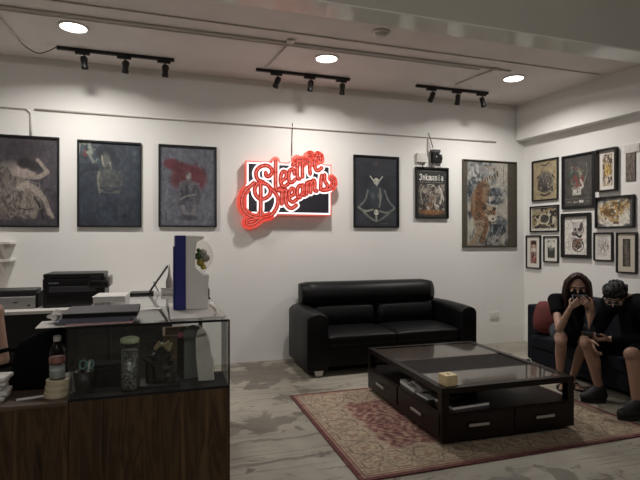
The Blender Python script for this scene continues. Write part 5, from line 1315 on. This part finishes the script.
# on the glass top
GT = CT+.0004
def sheet(label, x, y, z, w_, d_, th, m_, rz, name, cat, grp=None): return solo(name, MB().box(-w_/2, w_/2, -d_/2, d_/2, 0, th), m_, label, cat, (x, y, z), rz, grp)
gx = -.30
sheet('white paper sheet at the bottom of the stack, jutting left over the low desk', -.40, 2.70, GT, .34, .21, .003, PAPER, R(4), 'paper_sheet', 'paper')
sheet('pink folder under the dark folders, at the front of the stack on the glass counter', -.29, 2.70, GT+.0034, .30, .21, .006, mat('pink_card', s255(196, 158, 158), .7), R(2), 'pink_folder', 'folder')
DG = mat('blue_grey_card', s255(92, 94, 106), .6); DK = mat('charcoal_card', s255(76, 73, 76), .7)
sheet('blue grey folder lowest of the dark folders stacked on the glass counter', -.32, 2.76, GT+.0098, .34, .28, .010, DG, R(-1), 'folder', 'folder', 'dark folders on the counter')
sheet('blue grey folder in the middle of the dark folders stacked on the glass counter', -.30, 2.77, GT+.0202, .35, .28, .010, DG, R(2), 'folder', 'folder', 'dark folders on the counter')
t = thing('folder', 'thick charcoal folder on top of the stack on the glass counter', 'folder', (-.29, 2.79, GT+.0306), R(0), 'dark folders on the counter')
obj('cover', MB().box(-.175, .175, -.15, .15, .022, .025).box(-.175, .175, -.15, .15, 0, .003).box(.171, .175, -.15, .15, .003, .022), DK, t, .001); obj('pages', MB().box(-.17, .168, -.145, .147, .0034, .0216), BLACK, t)
p = on_z(56, 322, CT); crumple('crumpled white tissue beside the stack of folders', (-.50, 2.74, GT+.0035), .035, PAPER, seed=4)
# printouts and tablet further back on the glass
PB = thing('paper_stack', 'stack of white printouts right of the black printer, at the back of the glass counter', 'paper', (-.325, 3.66, GT), R(-3)); obj('ream', MB().box(-.1, .1, -.13, .13, 0, .035), PAPER, PB, .001); obj('top_sheet', MB().box(-.105, .1, -.14, .125, .036, .039), PAPER, PB)
tx = -.11
t = thing('tablet_stand', 'black folding tablet propped open on the glass counter', 'tablet', (-.12, 4.02, GT))
obj('base', MB().box(-.11, .06, -.08, .08, 0, .014), BLACK, t, .003)
M = Matrix.Translation((.03, 0, .014)) @ Matrix.Rotation(R(34), 4, 'Y')
m = MB().box(-.005, .005, -.09, .09, 0, .24); m.v = [tuple(M @ V(v)) for v in m.v]; sc_ = obj('screen', m, BLACK, t, .003)
M2 = Matrix.Translation((.095, 0, .014)) @ Matrix.Rotation(R(-25), 4, 'Y'); m = MB().box(-.003, .003, -.03, .03, 0, .085); m.v = [tuple(M2 @ V(v)) for v in m.v]; obj('prop', m, mat('grey_plastic2', s255(90, 90, 88), .5), t)
p = on_z(168, 293, CT)
t = thing('card_box', 'small white box just left of the navy and white display stand', 'box', (p.x, 4.0, GT)); obj('body', MB().box(-.05, .05, -.04, .04, 0, .03), WPL, t, .003); obj('lid', MB().box(-.052, .052, -.042, .042, .031, .04), WPL, t, .003)
t = thing('nozzle_bottle', 'slim pale bottle with a pointed tip left of the navy and white stand', 'bottle', (p.x+.01, 4.0, GT+.0404)); obj('body', MB().lathe([(.022, 0), (.026, .008), (.026, .05), (.02, .075), (.012, .1)], n=18), mat('pale_grey_plastic', s255(176, 170, 164), .5), t); obj('nozzle', MB().lathe([(.011, .1), (.008, .14), (.003, .19)], n=14), WPL, t)
p = on_z(160, 306, CT)
for i, (dx, rz, lab) in enumerate(((0, 30, 'white leaflet lying on the glass counter in front of the tablet, lower of two'), (.03, -15, 'white leaflet lying crosswise on another leaflet before the tablet'))):
    sheet(lab, -.10+dx, 3.1+.02*i, GT+.0025*i, .14, .07, .002, PAPER, R(rz), 'leaflet', 'paper', 'white leaflets on the glass')
# navy and white display stand with clear bubble window
Yd = 2.93; pl, prr = on_z(174.5, 308, CT), on_z(207, 307, CT); sx0 = -.165
t = thing('display_stand', 'tall navy and white stand with a clear bubble window of coloured pieces', 'display stand', (.178, 3.06, GT+.0065))
solo('reflection_board', MB().box(-.14, .14, -.36, .30, 0, .006), WPL, 'white board on the glass under the navy stand, added to imitate the wall reflection', 'board', (.182, 3.02, GT), 0, bevel=.001)  # added board: its white imitates the bright wall mirrored in the glass top
k = 2.99/F; NAVY = mat('navy_card', s255(36, 36, 112), .45)
obj('back_panel', MB().box(-.105, -.045, -.10, .10, 0, .435), NAVY, t, .004)
obj('side_flap', MB().box(-.113, -.106, -.09, .09, 0, .37), NAVY, t, .002)
poly = [(-.045, 0), (.085, 0), (.085, .14), (.092, .2), (.06, .2), (.01, .245), (.01, .33), (.02, .40), (.06, .415), (.06, .43), (-.045, .435)]
obj('body', MB().prism(poly, -.09, .09, 'y'), mat('stand_white', s255(222, 218, 212), .45), t, .004)
arc = [(.012, .248), (.058, .205)]+[(.03+.085*math.cos(R(a)), .315+.095*math.sin(R(a))) for a in range(-52, 82, 10)]+[(.02, .395), (.012, .33)]
obj('bubble_window', MB().prism(arc, -.08, .08, 'y', True), glass('bubble_plastic', (.93, .92, .9), 1.3, .03), t)
for (x, z, r_, c_) in ((.03, .31, .022, (70, 110, 60)), (.045, .272, .024, (176, 160, 70)), (.062, .245, .018, (196, 180, 90)), (.075, .30, .026, (170, 164, 158)), (.062, .335, .02, (190, 186, 180)), (.035, .345, .014, (84, 120, 70))):
    obj('coloured_piece', MB().ball((x, -.02, z), (r_, .04, r_), 12, 8), mat('piece_%d_%d' % (c_[0], c_[1]), s255(*c_), .4), t)
m = MB().prism([(.085, .05), (.098, .07), (.098, .11), (.085, .13)], -.03, .03, 'y'); obj('side_knob', m, BLACK, t, .003)
solo('charger', MB().box(-.025, .025, -.02, .02, 0, .028), BLACK, 'black charger block right of the navy and white stand', 'charger', (.285, 3.40, GT), R(20), bevel=.005)
solo('charging_cable', MB().tube(smooth_pts([(.29, 3.37, GT+.014), (.305, 3.33, GT+.012), (.28, 3.22, GT+.0125), (.295, 3.05, GT+.0125), (.30, 2.9, GT+.0125), (.29, 2.75, GT+.0125), (.27, 2.68, GT+.0125)], 6), .0045, 6), WPL, 'white charging cable curling over the right end of the glass counter', 'cable')

# ================================================================== back desk with printers and the small shelves
DT = .85
t = thing('work_desk', 'black desk with a white top against the back wall under the printers', 'desk', (-1.5, 5.5, 0))
obj('worktop', MB().box(-1.7, 1.62, -.42, .46, DT-.03, DT), mat('white_laminate', s255(206, 202, 196), .35), t, .003)
obj('front_panel', MB().box(-1.68, 1.6, -.38, -.36, .02, DT-.031), mat('black_laminate', s255(24, 23, 24), .4), t)
for x in (-1.66, 1.58): obj('side_panel', MB().box(x-.015, x+.015, -.36, .44, 0, DT-.031), mat('black_laminate', s255(24, 23, 24), .4), t)
pl = on_y(43.5, 306, 5.25); pr_ = on_y(110.5, 306, 5.25)
w2 = (pr_.x-pl.x)/2; hp_ = on_y(77, 273.5, 5.25).z-DT
t = thing('printer', 'large black printer on the white desk below the blue print', 'printer', ((pl.x+pr_.x)/2-.01, 5.25, DT))
obj('body', MB().box(-w2, w2*.86, 0, .42, .0, hp_*.86), BLACK, t, .012); obj('scanner_lid', MB().box(-w2+.004, w2*.83, .0, .42, hp_*.865, hp_), BLACK, t, .01)
obj('front_tray', MB().box(-w2*.8, w2*.6, -.012, 0, hp_*.46, hp_*.62), mat('tray_grey', s255(54, 54, 58), .35), t, .004)
obj('paper_drawer', MB().box(-w2*.9, w2*.66, -.008, 0, .02, hp_*.32), mat('drawer_black', s255(14, 14, 15), .3), t, .004)
obj('side_bay', MB().box(w2*.35, w2, -.02, .3, hp_*.55, hp_*.78), BLACK, t, .02); obj('screen', MB().box(w2*.4, w2*.75, -.03, -.015, hp_*.80, hp_*.92), mat('printer_screen', s255(40, 40, 44), .2), t, .004)
m = MB()
for k_ in range(5): m.box(-w2*.82+.018*k_, -w2*.82+.012+.018*k_, -.001, 0, hp_*.70, hp_*.75)
obj('badge', m, mat('badge_grey', s255(120, 120, 122), .4), t)
obj('side_cap', MB().box(w2*.93, w2*1.03, -.015, .25, hp_*.6, hp_*.9), mat('cap_grey', s255(120, 116, 112), .5), t, .01)
pl = on_y(-20, 306, 5.25); pr_ = on_y(36, 306, 5.25); w2 = (pr_.x-pl.x)/2
t = thing('scanner', 'grey desktop scanner with a black top left of the black printer', 'scanner', ((pl.x+pr_.x)/2, 5.25, DT))
GP = mat('scanner_grey', s255(128, 126, 124), .45)
obj('body', MB().box(-w2, w2*.96, 0, .36, 0, .115), GP, t, .01); obj('lid', MB().box(-w2+.01, w2*.9, .03, .35, .116, .175), mat('scanner_black', s255(32, 31, 32), .4), t, .012); obj('side_cap', MB().box(w2*.96, w2*1.05, .02, .3, 0, .15), BLACK, t, .008)
obj('badge', MB().box(w2*.18, w2*.34, -.001, 0, .06, .068), BLACK, t); obj('button', MB().box(w2*.7, w2*.78, -.003, 0, .025, .04), BLACK, t)
for yy, lab in ((243, 'upper small white wall shelf at the left edge'), (260, 'lower small white wall shelf at the left edge')):
    p = on_y(4, yy, BW); sh = thing('wall_shelf', lab, 'shelf', (on_y(10.5, yy, BW-.2).x-.25, BW, p.z), 0, 'small white wall shelves')
    obj('board', MB().box(-.25, .25, -.2, 0, -.012, .012), WPL, sh, .002)
    obj('bracket', MB().prism([(0, -.012), (-.17, -.012), (0, -.17)], .13, .145, 'x'), WPL, sh); obj('bracket', MB().prism([(0, -.012), (-.17, -.012), (0, -.17)], -.15, -.135, 'x'), WPL, sh)

# ================================================================== world, camera, view
wd_ = bpy.data.worlds.new('w'); sc.world = wd_; wd_.use_nodes = True
wd_.node_tree.nodes['Background'].inputs[0].default_value = (.9, .95, 1, 1); wd_.node_tree.nodes['Background'].inputs[1].default_value = .05
cam = bpy.data.cameras.new('camera'); co = bpy.data.objects.new('camera', cam); C.objects.link(co)
co.location = (0, 0, H); co.rotation_euler = (R(90), 0, -YAW); cam.sensor_width = 36; cam.lens = 36*F/640; cam.clip_start = .05
sc.camera = co
sc.view_settings.view_transform = 'Standard'; sc.view_settings.look = 'None'; sc.view_settings.gamma = 1; sc.view_settings.use_curve_mapping = False
sc.view_settings.exposure = .08
sc.cycles.use_denoising = True; sc.cycles.max_bounces = 8; sc.cycles.transparent_max_bounces = 16; sc.cycles.sample_clamp_indirect = 6
